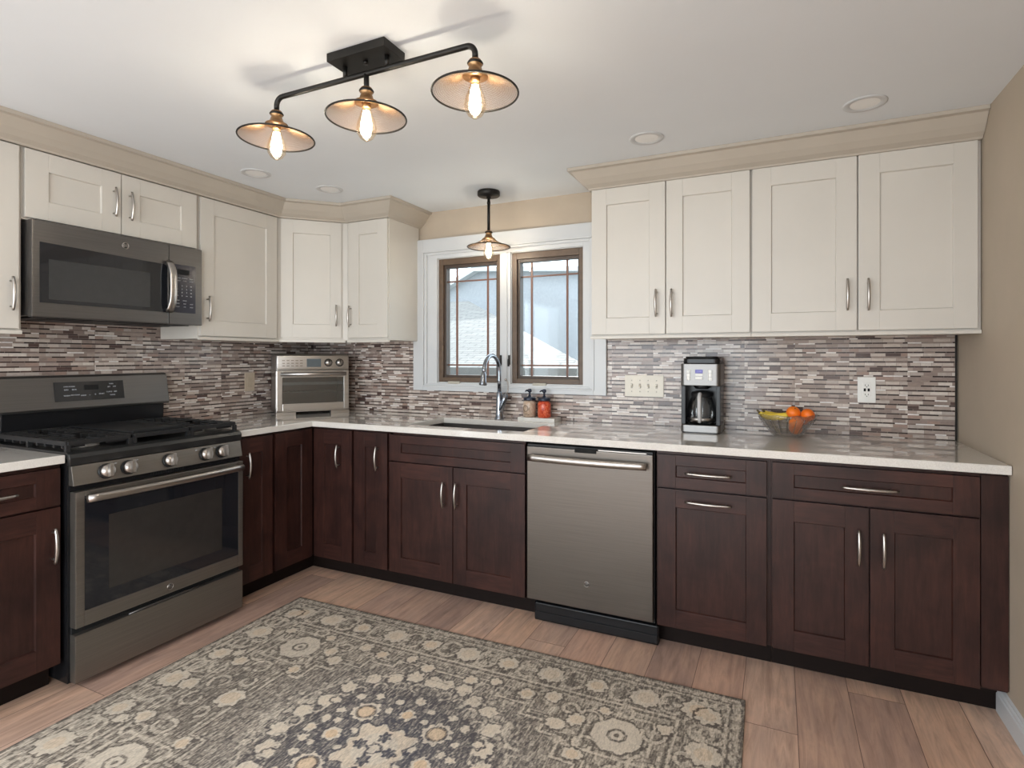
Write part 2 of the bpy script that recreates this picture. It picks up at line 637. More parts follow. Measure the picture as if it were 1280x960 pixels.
frame(tr, ox0, ox1, oz0, oz1, 0.075, 0.075, 0.030, 0.082, -0.030, 0.0, 0, 0.003)
frame(tr, ox0 + 0.070, ox1 - 0.070, oz0 + 0.025, oz1 - 0.077, 0.014, 0.014, 0.010, 0.012, -0.036, 0.0, 0, 0.003)
frame(tr, ox0 + 0.084, ox1 - 0.084, oz0 + 0.035, oz1 - 0.089, 0.018, 0.018, 0.012, 0.016, -0.024, 0.0, 0, 0.003)
frame(tr, ox0 + 0.102, ox1 - 0.102, oz0 + 0.045, oz1 - 0.103, WX[0] - ox0 - 0.102, ox1 - 0.102 - WX[3], WZ[0] - oz0 - 0.045, oz1 - 0.103 - WZ[1], -0.012, 0.0, 0, 0.002)
tr.box(WX[1], WX[2], -0.012, 0.0, WZ[0], WZ[1], 0, 0.002)
tr.box(WX[1] + 0.02, WX[2] - 0.02, -0.020, -0.012, WZ[0], WZ[1], 0, 0.003)
for a, b in ((WX[0], WX[1]), (WX[2], WX[3])):   # jamb liners inside the openings
    tr.box(a, a + 0.004, 0.0, 0.14, WZ[0], WZ[1])
    tr.box(b - 0.004, b, 0.0, 0.14, WZ[0], WZ[1])
    tr.box(a, b, 0.0, 0.14, WZ[0], WZ[0] + 0.004)
    tr.box(a, b, 0.0, 0.14, WZ[1] - 0.004, WZ[1])
struct('trim_1', tr, m_white)


def casement(name, x0, x1, hinge_left):
    z0, z1 = WZ[0] + 0.005, WZ[1] - 0.005
    x0, x1 = x0 + 0.005, x1 - 0.005
    fm = MB()
    frame(fm, x0, x1, z0, z1, 0.030, 0.024, 0.030, 0.040, 0.004, 0.045, 0, 0.003)
    w = struct(name, fm, m_sash)
    s = MB()
    frame(s, x0 + 0.030, x1 - 0.024, z0 + 0.030, z1 - 0.040, 0.016, 0.014, 0.016, 0.018, 0.022, 0.070, 0, 0.002)
    s.build('sash', plain('dark_sash', (0.055, 0.036, 0.026, 1), 0.5), w)
    gx0, gx1, gz0, gz1 = x0 + 0.046, x1 - 0.038, z0 + 0.046, z1 - 0.058
    g = MB().box(gx0, gx1, 0.055, 0.059, gz0, gz1)
    g.build('pane', m_pane, w)
    mu = MB()
    gw = gx1 - gx0
    for fx in (0.18, 0.80):
        xx = gx0 + gw * fx
        mu.box(xx - 0.0065, xx + 0.0065, 0.046, 0.0545, gz0, gz1, 0, 0.002)
    for zz in (gz0 + 0.065, gz1 - 0.088):
        mu.box(gx0, gx1, 0.047, 0.054, zz - 0.005, zz + 0.005, 0, 0.002)
    mu.build('muntin_grille', plain('muntin_brown', (0.16, 0.075, 0.05, 1), 0.5), w)
    xc = x0 + 0.125 if hinge_left else x0 + 0.19
    c = MB()
    c.box(xc - 0.045, xc + 0.045, -0.016, 0.0, WZ[0] - 0.024, WZ[0] + 0.010, 0, 0.004)
    c.box(xc - 0.03, xc + 0.03, -0.022, -0.016, WZ[0] - 0.018, WZ[0] - 0.004, 0, 0.003)
    c.build('crank_cover', plain('putty_plastic', (0.42, 0.39, 0.33, 1), 0.5), w)
    lk = MB()
    lx = x1 + 0.012 if hinge_left else x0 - 0.012
    lk.box(lx - 0.006, lx + 0.006, -0.020, 0.004, 1.245, 1.305, 0, 0.003)
    lk.box(lx - 0.004, lx + 0.004, -0.030, -0.018, 1.235, 1.280, 0, 0.002)
    lk.build('sash_lock', m_bronze, w)
    return w


casement('window_1', WX[0], WX[1], True)
casement('window_2', WX[2], WX[3], False)

# frames for the added openings, unseen behind the camera
gf = MB()
for x in (0.2, 1.12, 2.04, 2.94):
    gf.box(x, x + 0.06, YB - 0.08, YB - 0.02, 0.3, 2.15)
gf.box(0.2, 3.0, YB - 0.08, YB - 0.02, 0.3, 0.36)
gf.box(0.2, 3.0, YB - 0.08, YB - 0.02, 2.09, 2.15)
struct('window_added_rear', gf, m_white)
gf = MB()
for y in (-4.95, -4.13, -3.31):
    gf.box(-0.10, -0.04, y, y + 0.06, 0.35, 2.1)
gf.box(-0.10, -0.04, -4.95, -3.25, 0.35, 0.41)
gf.box(-0.10, -0.04, -4.95, -3.25, 2.04, 2.1)
struct('window_added_left', gf, m_white)
gf = MB()
for y in (-5.45, -4.88, -4.31):
    gf.box(W + 0.04, W + 0.10, y, y + 0.06, 0.35, 2.1)
gf.box(W + 0.04, W + 0.10, -5.45, -4.25, 0.35, 0.41)
gf.box(W + 0.04, W + 0.10, -5.45, -4.25, 2.04, 2.1)
struct('window_added_right', gf, m_white)

bb = MB()
bb.prism([(0, 0), (-0.016, 0), (-0.016, 0.066), (-0.0125, 0.070), (-0.0125, 0.078), (-0.008, 0.084), (-0.008, 0.090), (0, 0.094)], YB, -0.545, axis='y')
o = struct('baseboard_right', bb, m_white)
o.location.x = W
bb = MB().prism([(0, 0), (0.016, 0), (0.016, 0.070), (0.008, 0.086), (0, 0.094)], YB, -2.75, axis='y')
struct('baseboard_left', bb, m_white)

# crown mouldings on the wall cabinets
Z0C, Z1C = 2.158, H - 0.0005
CROWN = [(0.0, Z0C), (0.006, Z0C), (0.010, Z0C + 0.008), (0.030, Z0C + 0.022), (0.052, Z0C + 0.046), (0.072, Z0C + 0.074), (0.078, Z0C + 0.082), (0.094, Z0C + 0.086), (0.094, Z1C)]


def crown(name, path, label=None):
    """path of (x, y) along the cabinet faces; the moulding leans out to the right of travel"""
    P = [Vector((x, y)) for x, y in path]
    nrm = []
    for a, b in zip(P, P[1:]):
        d = (b - a).normalized()
        nrm.append(Vector((d.y, -d.x)))
    bm = bmesh.new()
    rings = []
    for i, p in enumerate(P):
        if i == 0:
            m = nrm[0]
        elif i == len(P) - 1:
            m = nrm[-1]
        else:
            n1, n2 = nrm[i - 1], nrm[i]
            m = (n1 + n2) / (1 + n1.dot(n2))
        rings.append([bm.verts.new((p.x + m.x * o_, p.y + m.y * o_, z)) for o_, z in CROWN + [(-0.012, Z1C), (-0.012, Z0C)]])
    k = len(rings[0])
    for a, b in zip(rings, rings[1:]):
        for j in range(k):
            bm.faces.new([a[j], a[(j + 1) % k], b[(j + 1) % k], b[j]])
    bm.faces.new(rings[0])
    bm.faces.new(rings[-1][::-1])
    bmesh.ops.recalc_face_normals(bm, faces=bm.faces)
    mb = MB()
    mb._take(bm, 0)
    return struct(name, mb, m_crown)


UD = 0.325     # carcass depth of wall cabinets; doors add 0.02
crown('trim_2', [(0.343, -2.75), (0.343, -0.620), (0.620, -0.343), (0.957, -0.343), (0.957, -0.002)])
crown('trim_3', [(2.262, -0.002), (2.262, -0.343), (W - 0.002, -0.343)])

# ------------------------------------------------------------------ outside
nh = thing('neighbour_house', 'pale grey neighbouring house with a gabled front, seen through both window panes', 'house', (-1.5, 12.5, -1))
g = MB()
g.prism([(-5.6, 0), (6.0, 0), (6.0, 4.72), (-0.3, 4.80), (-4.05, 5.05), (-5.6, 4.35)], 0, 5, axis='y')
g.build('wall', plain('grey_siding', (0.31, 0.325, 0.35, 1), 0.7, 0, 0.10), nh)
g = MB()
g.prism([(-6.0, 4.12), (-4.05, 5.02), (-0.3, 4.78), (6.2, 4.70), (6.2, 4.84), (-0.3, 4.92), (-4.08, 5.16), (-6.0, 4.26)], -0.3, 5.2, axis='y')
g.build('roof', plain('light_roof', (0.50, 0.51, 0.53, 1), 0.7, 0, 0.1), nh)
MS = Mat('pale_shingles', (0.6, 0.6, 0.6, 1), 0.8)
_tc = MS.coord((1, 1, 1), False)
_br = MS.n('ShaderNodeTexBrick')
_br.inputs['Color1'].default_value = (0.215, 0.21, 0.20, 1)
_br.inputs['Color2'].default_value = (0.165, 0.16, 0.155, 1)
_br.inputs['Mortar'].default_value = (0.09, 0.088, 0.085, 1)
_br.inputs['Scale'].default_value = 1
_br.inputs['Mortar Size'].default_value = 0.012
_br.inputs['Brick Width'].default_value = 0.4
_br.inputs['Row Height'].default_value = 0.13
_mp = MS.n('ShaderNodeMapping')
_mp.inputs['Rotation'].default_value = (0, 0, 0)
MS.l(_tc, _mp.inputs['Vector'])
MS.l(_mp.outputs[0], _br.inputs['Vector'])
MS.color(_br.outputs['Color'])
gr = thing('garage', 'low garage with a pale shingled roof right outside the kitchen window', 'garage', (0, 5.0, 0))
# roof: a sloped plane whose right rake descends across both panes
g = MB()
t = bmesh.new()
top = [(-8.0, 6.0, 2.94), (-5.05, 6.0, 2.94), (0.35, 0.25, 1.20), (0.35, 0.0, 1.12), (-8.0, 0.0, 1.12)]
A = [t.verts.new(p) for p in top]
B = [t.verts.new((p[0], p[1], p[2] - 0.12)) for p in top]
t.faces.new(A)
t.faces.new(B[::-1])
for i in range(5):
    t.faces.new([A[i], B[i], B[(i + 1) % 5], A[(i + 1) % 5]])
bmesh.ops.recalc_face_normals(t, faces=t.faces)
g._take(t, 0)
g.build('roof', MS.m, gr)
g = MB().box(-7.8, 0.25, 0.15, 3.5, -1.0, 0.95)
g.build('wall', plain('pale_garage_wall', (0.30, 0.32, 0.35, 1), 0.7, 0, 0.05), gr)
struct('ground', MB().box(-40, 40, -40, 40, -1.2, -1.0), plain('outdoor_ground', (0.4, 0.42, 0.38, 1), 0.9, 0, 0.2))


# ------------------------------------------------------------------ cabinets (local frame: x right, -y out of the wall, z up)
def shaker(mb, x0, x1, z0, z1, yf, fw=0.078, fh=0.083, th=0.020, rec=0.009):
    """frame-and-panel front with its face at y = yf; material 0 stile, 1 rail, 2 panel"""
    yb = yf + th
    b = 0.0013
    mb.box(x0, x0 + fw, yf, yb, z0, z1, 0, b)
    mb.box(x1 - fw, x1, yf, yb, z0, z1, 0, b)
    mb.box(x0 + fw, x1 - fw, yf, yb, z0, z0 + fh, 1, b)
    mb.box(x0 + fw, x1 - fw, yf, yb, z1 - fh, z1, 1, b)
    mb.box(x0 + fw, x1 - fw, yf + rec, yb, z0 + fh, z1 - fh, 2)
    # inner bead
    e = 0.003
    px0, px1, pz0, pz1 = x0 + fw, x1 - fw, z0 + fh, z1 - fh
    for poly, ax, a, c, mi in (
            ([(yf + 0.002, pz0), (yf + rec, pz0 + e), (yf + rec, pz0)], 'x', px0, px1, 1),
            ([(yf + 0.002, pz1), (yf + rec, pz1 - e), (yf + rec, pz1)], 'x', px0, px1, 1),
            ([(px0, yf + 0.002), (px0 + e, yf + rec), (px0, yf + rec)], 'z', pz0, pz1, 0),
            ([(px1, yf + 0.002), (px1 - e, yf + rec), (px1, yf + rec)], 'z', pz0, pz1, 0)):
        mb.prism(poly, a, c, mi, ax)


def pull(parent, x, z, yf, length=0.135, vertical=True):
    """arched bar pull on a door face"""
    mb = MB()
    h = length / 2
    pts, rad = [], []
    for i in range(13):
        t_ = -1 + 2 * i / 12
        out = 0.020 + 0.012 * (1 - t_ * t_)
        pts.append((x, yf - out, z + h * t_) if vertical else (x + h * t_, yf - out, z))
        rad.append(0.0045 + 0.0020 * (1 - t_ * t_))
    mb.tube(pts, rad, 0, 10)
    for s in (-1, 1):
        q = s * h * 0.76
        a = (x, yf, z + q) if vertical else (x + q, yf, z)
        b_ = (a[0], yf - 0.026, a[2])
        mb.cyl(a, b_, 0.004, 0, n=10)
    return mb.build('handle', m_nickel, parent)


WOODS = [m_wv, m_wh, m_wp]
CREAMS = [m_cream, m_cream, m_cream]
BF, DFB = -0.612, -0.634     # carcass front, door face (base)
DT, DH, DB = 0.864, 0.715, 0.109


def door(root, x0, x1, z0, z1, yf, mats, handle=None, name='door', fw=0.078, fh=0.083, vertical=True, length=0.135):
    mb = MB()
    shaker(mb, x0, x1, z0, z1, yf, fw, fh)
    d = mb.build(name, mats, root)
    if handle:
        pull(d, handle[0], handle[1], yf, length, vertical)
    return d


def base_carcass(root, x0, x1, toe=True, front=BF, cut=False):
    mb = MB()
    if cut:      # sink cabinet: open box so that the bowl hangs inside
        mb.box(x0, x0 + 0.018, front, -0.012, 0.105, 0.880, 0)
        mb.box(x1 - 0.018, x1, front, -0.012, 0.105, 0.880, 0)
        mb.box(x0, x1, front, -0.012, 0.105, 0.123, 0)
        mb.box(x0, x1, front, front + 0.018, 0.105, 0.880, 0)
    else:
        mb.box(x0, x1, front, -0.012, 0.105, 0.880, 0)
    mb.build('carcass', m_wp, root)
    if toe:
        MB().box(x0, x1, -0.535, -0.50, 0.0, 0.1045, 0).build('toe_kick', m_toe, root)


def base_cab(name, label, x0, x1, fronts, rz=0, cut=False, group='dark wood base cabinets'):
    r = thing(name, label, 'cabinet', (0, 0, 0), rz, group)
    base_carcass(r, x0, x1, cut=cut)
    return r


# -- back run
r = base_cab('base_cabinet', 'narrow dark wood base cabinet between the corner cabinet and the sink cabinet', 0.936, 1.1875, 0)
door(r, 0.945, 1.180, DB, 0.868, DFB, WOODS, (1.119, 0.727))
r = base_cab('sink_cabinet', 'dark wood sink base cabinet with false drawer front over two doors, under the window', 1.1885, 2.034, 0, cut=True)
door(r, 1.195, 2.020, 0.722, DT, DFB, WOODS, None, 'false_front', 0.078, 0.045)
door(r, 1.195, 1.604, DB, 0.715, DFB, WOODS, (1.556, 0.571))
door(r, 1.609, 2.020, DB, 0.715, DFB, WOODS, (1.634, 0.571))
r = base_cab('base_cabinet', 'dark wood base cabinet right of the dishwasher, with two horizontal handles', 2.657, 3.1205, 0)
door(r, 2.664, 3.105, 0.722, DT, DFB, WOODS, (2.878, 0.791), 'drawer', 0.078, 0.045, False, 0.186)
door(r, 2.664, 3.105, DB, 0.714, DFB, WOODS, (2.878, 0.668), 'door', 0.078, 0.078, False, 0.186)
r = base_cab('base_cabinet', 'wide dark wood base cabinet against the right wall, wide drawer over two doors', 3.1215, W - 0.002, 0)
door(r, 3.127, 3.800, 0.722, DT, DFB, WOODS, (3.462, 0.790), 'drawer', 0.078, 0.045, False, 0.186)
door(r, 3.127, 3.461, DB, 0.714, DFB, WOODS, (3.427, 0.563))
door(r, 3.466, 3.800, DB, 0.714, DFB, WOODS, (3.507, 0.563))
MB().box(3.805, W - 0.003, -0.626, BF, 0.115, 0.872, 0, 0.001).build('filler_panel', m_wv, r)

# -- corner cabinet, folding door in two leaves
r = thing('corner_cabinet', 'dark wood corner base cabinet with a two-leaf folding door in the inside corner', 'cabinet', (0, 0, 0), 0, 'dark wood base cabinets')
mb = MB()
mb.prism([(0.012, -0.012), (0.935, -0.012), (0.935, BF), (-BF, BF), (-BF, -0.921), (0.012, -0.921)], 0.105, 0.880)
mb.build('carcass', m_wp, r)
mb = MB()
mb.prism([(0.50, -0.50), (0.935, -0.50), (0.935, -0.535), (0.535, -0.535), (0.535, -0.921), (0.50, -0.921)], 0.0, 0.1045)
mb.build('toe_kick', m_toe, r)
door(r, 0.640, 0.928, DB, 0.868, DFB, WOODS, (0.837, 0.718))
r2 = MB()
shaker(r2, -0.905, -0.640, DB, 0.868, DFB)
d = r2.build('door', WOODS, r)
d.rotation_euler = (0, 0, PI / 2)

# -- left run (local x = world y)
RL = PI / 2
r = base_cab('base_cabinet', 'narrow dark wood base cabinet between the range and the corner cabinet', -1.146, -0.922, 0, RL)
door(r, -1.140, -0.926, DB, 0.868, DFB, WOODS, (-1.092, 0.726), fw=0.066)
r = base_cab('base_cabinet', 'dark wood base cabinet left of the range, drawer over door', -2.40, -1.914, 0, RL)
door(r, -2.39, -1.922, 0.722, DT, DFB, WOODS, (-2.156, 0.791), 'drawer', 0.078, 0.045, False, 0.186)
door(r, -2.39, -1.922, DB, 0.714, DFB, WOODS, (-1.948, 0.572))

# -- wall cabinets
UF, UY = -UD, -0.345
UB, UT = 1.408, 2.157


def wall_cab(label, x0, x1, z0, rz=0, left_open=False):
    r = thing('wall_cabinet', label, 'cabinet', (0, 0, 0), rz, 'cream wall cabinets')
    mb = MB()
    mb.box(x0, x1, UF, -0.012, z0 - 0.008, UT + 0.10, 0, 0.001)
    mb.build('carcass', [m_cream], r)
    return r


def rail(root, x0, x1, yf=-0.338):
    mb = MB()
    mb.box(x0, x1, yf, yf + 0.016, 1.386, 1.402, 0, 0.003)
    mb.build('light_rail', m_cream, root)


r = wall_cab('cream wall cabinet with two doors at the left of the right-hand run, beside the window', 2.264, 3.0345, 1.400)
door(r, 2.270, 2.645, UB, UT, UY, CREAMS, (2.603, 1.559))
door(r, 2.650, 3.029, UB, UT, UY, CREAMS, (2.678, 1.556))
rail(r, 2.262, 3.0345)
r = wall_cab('wide cream wall cabinet with two doors against the right wall', 3.0355, W - 0.002, 1.400)
door(r, 3.041, 3.454, UB, UT, UY, CREAMS, (3.418, 1.561))
door(r, 3.460, 3.869, UB, UT, UY, CREAMS, (3.495, 1.558))
rail(r, 3.0355, W - 0.002)
r = wall_cab('narrow cream wall cabinet with one door, just left of the window', 0.622, 0.9555, 1.408)
door(r, 0.650, 0.952, 1.416, UT - 0.002, UY, CREAMS, (0.667, 1.552))
rail(r, 0.625, 0.957)
# diagonal corner
r = thing('wall_cabinet', 'cream corner wall cabinet with one angled door', 'cabinet', (0, 0, 0), 0, 'cream wall cabinets')
mb = MB()
mb.prism([(0.012, -0.012), (0.621, -0.012), (0.621, -0.325), (0.598, -0.340), (0.340, -0.598), (0.325, -0.621), (0.012, -0.621)], 1.400, UT + 0.10)
mb.build('carcass', m_cream, r)
S2 = math.sqrt(0.5)
Dc = MB()
dl = (0.95) * S2          # distance of face plane from the origin along (1,-1)
u0, u1 = (0.342 - 0.608) * S2, (0.596 - 0.354) * S2
shaker(Dc, u0, u1, 1.416, UT, -dl, 0.068, 0.083)
d = Dc.build('door', CREAMS, r)
d.rotation_euler = (0, 0, PI / 4)
pull(d, (0.572 - 0.378) * S2, 1.558, -dl)
Dc = MB()
Dc.box(u0 - 0.020, u1 + 0.026, -dl + 0.006, -dl + 0.024, 1.386, 1.404, 0, 0.003)
d = Dc.build('light_rail', m_cream, r)
d.rotation_euler = (0, 0, PI / 4)
# left run
r = wall_cab('cream wall cabinet with one large door between the microwave and the corner', -1.146, -0.622, 1.400, RL)
door(r, -1.142, -0.640, UB, 2.153, UY, CREAMS, (-1.106, 1.554))
rail(r, -1.147, -0.622)
r = thing('wall_cabinet', 'short cream wall cabinet with two doors above the microwave', 'cabinet', (0, 0, 0), RL, 'cream wall cabinets')
MB().box(-1.913, -1.147, UF, -0.012, 1.862, UT + 0.10, 0, 0.001).build('carcass', m_cream, r)
door(r, -1.908, -1.540, 1.870, 2.153, UY, CREAMS, (-1.573, 2.012), fw=0.082, fh=0.078)
door(r, -1.536, -1.165, 1.870, 2.153, UY, CREAMS, (-1.503, 2.008), fw=0.082, fh=0.078)
r = wall_cab('cream wall cabinet left of the microwave, cut by the left photo edge', -2.40, -1.914, 1.400, RL)
door(r, -2.39, -1.928, UB, 2.153, UY, CREAMS, (-1.956, 1.548))
rail(r, -2.40, -1.914)

# ------------------------------------------------------------------ worktops and splashback
SX0, SX1, SY0, SY1 = 1.252, 1.972, -0.552, -0.165    # sink cut-out
ct = MB()
xs = [0.002, 0.650, SX0, SX1, W - 0.002]
ys = [-1.1455, -0.655, SY0, SY1, -0.002]
ct.cells(xs, ys, lambda i, j: (j == 0 and i == 0) or (j > 0 and not (i == 2 and j == 2)), 0.8815, 0.914)
o = ct.build('countertop', m_quartz, None, 0.003)
tag(o, 'L-shaped cream quartz countertop running from the range round the corner to the right wall', 'countertop')
o = MB().box(0.002, 0.650, -2.42, -1.9135, 0.8815, 0.914).build('countertop', m_quartz, None, 0.003)
tag(o, 'short piece of cream quartz countertop left of the range', 'countertop')

bs = MB()
bs.cells([0.011, ox0 - 0.001, ox1 + 0.001, W - 0.012], [0.9145, oz0 - 0.001, 1.4], lambda i, j: not (i == 1 and j == 1), -0.010, -0.0005, 'xz')
o = bs.build('backsplash', m_tile)
tag(o, 'mosaic strip tile backsplash on the window wall', 'backsplash')
o = MB().box(W - 0.012, W - 0.004, -0.012, -0.0005, 0.9145, 1.4).build('edge_strip', m_bronze, o)
o = MB().box(-2.42, -0.0105, -0.010, -0.0005, 0.9145, 1.48).build('backsplash', m_tile)
o.rotation_euler = (0, 0, RL)
tag(o, 'mosaic strip tile backsplash on the left wall behind the range', 'backsplash')


# ------------------------------------------------------------------ logo badge
def badge(parent, x, z, yf, r=0.013, name='badge'):
    mb = MB()
    R = Matrix.Rotation(PI / 2, 4, 'X')
    n = 28
    pts = [(x + r * math.cos(2 * PI * k / n), yf - 0.0012, z + r * math.sin(2 * PI * k / n)) for k in range(n + 1)]
    mb.tube(pts, r * 0.13, 0, 6, False)
    mb.cyl((x, yf, z), (x, yf - 0.0008, z), r * 0.95, 1, n=28)
    mb.text('GE', x, z, r * 1.15, yf - 0.0016, 0)
    for k in range(4):      # scroll flourishes round the monogram
        a = PI / 4 + k * PI / 2
        cx_, cz_ = x + r * 0.66 * math.cos(a), z + r * 0.66 * math.sin(a)
        mb.tube([(cx_ + r * 0.16 * math.cos(t_ + a), yf - 0.0012, cz_ + r * 0.16 * math.sin(t_ + a)) for t_ in [i * 0.6 for i in range(8)]], r * 0.05, 0, 5)
    return mb.build(name, [m_handle, m_slate_d], parent)


# ------------------------------------------------------------------ microwave
r = thing('microwave', 'dark stainless over-the-range microwave with dark window and curved steel handle', 'microwave', (0, 0, 0), RL)
x0, x1, z0, z1 = -1.906, -1.168, 1.458, 1.857
mb = MB()
mb.box(x0 + 0.002, x1 - 0.002, -0.355, -0.013, z0 + 0.006, z1, 0, 0.003)
mb.box(x0 + 0.03, x1 - 0.03, -0.33, -0.05, z0 - 0.002, z0 + 0.006, 1)
for k in range(2):
    mb.box(x0 + 0.10 + 0.36 * k, x0 + 0.28 + 0.36 * k, -0.28, -0.12, z0 - 0.004, z0 - 0.002, 1)
mb.build('body', [m_slate_d, m_blackm], r)
sp = -1.3435
mb = MB()
mb.box(x0, sp - 0.001, -0.392, -0.356, z0, z1, 0, 0.004)
d = mb.build('door', m_slate_d, r)
mb = MB()
mb.prism([(-1.880, 1.518), (-1.880, 1.768), (-1.368, 1.752), (-1.352, 1.740), (-1.352, 1.516)], -0.3945, -0.3915, axis='y')
w = mb.build('window', m_dglass, d)
MB().box(-1.850, -1.437, -0.3955, -0.3946, 1.533, 1.700).build('inner_screen', plain('microwave_screen', (0.035, 0.036, 0.037, 1), 0.12, 0, 0.05), w)
mb = MB()
pts, rad = [], []
for i in range(17):
    t_ = -1 + 2 * i / 16
    pts.append((-1.350 + 0.006 * (1 - t_ * t_), -0.404 - 0.028 * (1 - t_ ** 4), 1.643 + 0.126 * t_))
mb.tube(pts, 0.0115, 0, 14, True, (1.6, 0.6))
for s in (-1, 1):
    mb.cyl((-1.350, -0.392, 1.643 + 0.115 * s), (-1.350, -0.415, 1.643 + 0.115 * s), 0.008)
mb.build('handle', m_handle, d)
badge(d, -1.548, 1.811, -0.3925, 0.014)
mb = MB().box(sp + 0.001, x1, -0.392, -0.356, z0, z1, 0, 0.004)
p = mb.build('control_panel', m_slate_d, r)
mb = MB()
mb.box(-1.322, -1.205, -0.3945, -0.3915, 1.518, 1.762, 0, 0.001)
k = mb.build('keypad', plain('navy_keypad', (0.020, 0.020, 0.032, 1), 0.18), p)
mb = MB()
mb.box(-1.300, -1.240, -0.3955, -0.3944, 1.712, 1.738, 0)
mb.build('display', m_void, k)
mb = MB()
keys = ['1', '2', '3', '4', '5', '6', '7', '8', '9', 'OFF', '0', 'ON']
for i, kk in enumerate(keys):
    cx_ = -1.302 + (i % 3) * 0.024
    mb.text(kk, cx_, 1.655 - (i // 3) * 0.017, 0.010 if len(kk) < 2 else 0.006, -0.3950, 0)
for j, row in enumerate((('POPCORN', 'BEVERAGE', 'REHEAT'), ('DEFROST', 'COOK', 'POWER'))):
    for i, kk in enumerate(row):
        mb.text(kk, -1.300 + i * 0.036, 1.694 - j * 0.014, 0.0062, -0.3950, 0)
for j, row in enumerate((('TIMER', 'CLOCK', ''), ('START', 'VENT', 'LIGHT'), ('PAUSE', 'FAN', 'HOLD'))):
    for i, kk in enumerate(row):
        if kk:
            mb.text(kk, -1.300 + i * 0.036, 1.580 - j * 0.016, 0.0062, -0.3950, 0)
for i in range(4):
    mb.box(-1.234, -1.226, -0.3950, -0.3944, 1.655 - i * 0.017 - 0.002, 1.655 - i * 0.017 + 0.002)
mb.build('key_legend', m_text, k)

# ------------------------------------------------------------------ range
r = thing('gas_range', 'dark stainless freestanding gas range with five front knobs and black grates', 'stove', (0, 0, 0), RL)
x0, x1 = -1.909, -1.150
mb = MB()
mb.box(x0 + 0.003, x1 - 0.003, -0.648, -0.02, 0.022, 0.895, 0, 0.003)
for s in (x0 + 0.05, x1 - 0.05):
    for y in (-0.60, -0.08):
        mb.cyl((s, y, 0.0), (s, y, 0.024), 0.014)
mb.build('body', m_black, r)
mb = MB()
mb.prism([(-0.020, 0.896), (-0.020, 0.922), (-0.640, 0.922), (-0.664, 0.914), (-0.672, 0.900), (-0.668, 0.870), (-0.649, 0.870), (-0.649, 0.896)], x0, x1, axis='x')
ctp = mb.build('cooktop', plain('black_cooktop', (0.016, 0.016, 0.016, 1), 0.30), r, 0.003)
# burners
for bx, by, br in ((-1.775, -0.50, 0.045), (-1.775, -0.22, 0.036), (-1.530, -0.36, 0.050), (-1.285, -0.50, 0.036), (-1.285, -0.22, 0.042)):
    mb = MB()
    mb.lathe([(br * 1.25, 0.9222), (br * 1.2, 0.928), (br, 0.930), (br, 0.936), (0, 0.936)], (bx, by, 0), 1)
    mb.lathe([(br * 0.85, 0.936), (br * 0.85, 0.942), (br * 0.75, 0.945), (0, 0.945)], (bx, by, 0), 0)
    mb.build('burner', [m_iron, plain('burner_metal', (0.25, 0.24, 0.23, 1), 0.4, 0.8)], r)


def grate(gx0, gx1, middle):
    mb = MB()
    ya, yb, zt, zb = -0.632, -0.075, 0.962, 0.944
    b = 0.006
    for x in (gx0, gx1):
        mb.box(x - b, x + b, ya, yb, zb, zt, 0, 0.002)
    for y in (ya, yb):
        mb.box(gx0, gx1, y - b, y + b, zb, zt, 0, 0.002)
    n = 9
    for i in range(n):
        y = ya + (yb - ya) * (i + 0.5) / n
        if middle:
            mb.box(gx0, gx1, y - 0.005, y + 0.005, zb, zt, 0, 0.002)
        else:
            mb.box(gx0 - 0.004, gx0 + 0.075, y - 0.006, y + 0.006, zb - 0.012, zt + 0.002, 0, 0.003)
            mb.box(gx1 - 0.075, gx1 + 0.004, y - 0.006, y + 0.006, zb - 0.012, zt + 0.002, 0, 0.003)
    mid = (ya + yb) / 2
    mb.box(gx0, gx1, mid - b, mid + b, zb, zt, 0, 0.002)
    if not middle:
        xm = (gx0 + gx1) / 2
        for a, c in ((ya, ya + 0.09), (mid - 0.10, mid + 0.10), (yb - 0.09, yb)):
            mb.box(xm - 0.005, xm + 0.005, a, c, zb, zt, 0, 0.002)
    for x in (gx0, gx1):
        for y in (ya, mid, yb):
            mb.box(x - 0.008, x + 0.008, y - 0.008, y + 0.008, 0.9215, zb + 0.004, 0, 0.002)
    return mb.build('grate', m_iron, r)


grate(-1.898, -1.668, False)
grate(-1.650, -1.410, True)
grate(-1.392, -1.162, False)
mb = MB().box(-1.640, -1.420, -0.60, -0.11, 0.9625, 0.968, 0, 0.002)
mb.box(-1.640, -1.420, -0.61, -0.60, 0.9625, 0.976, 0, 0.002)
mb.build('griddle', m_iron, r)
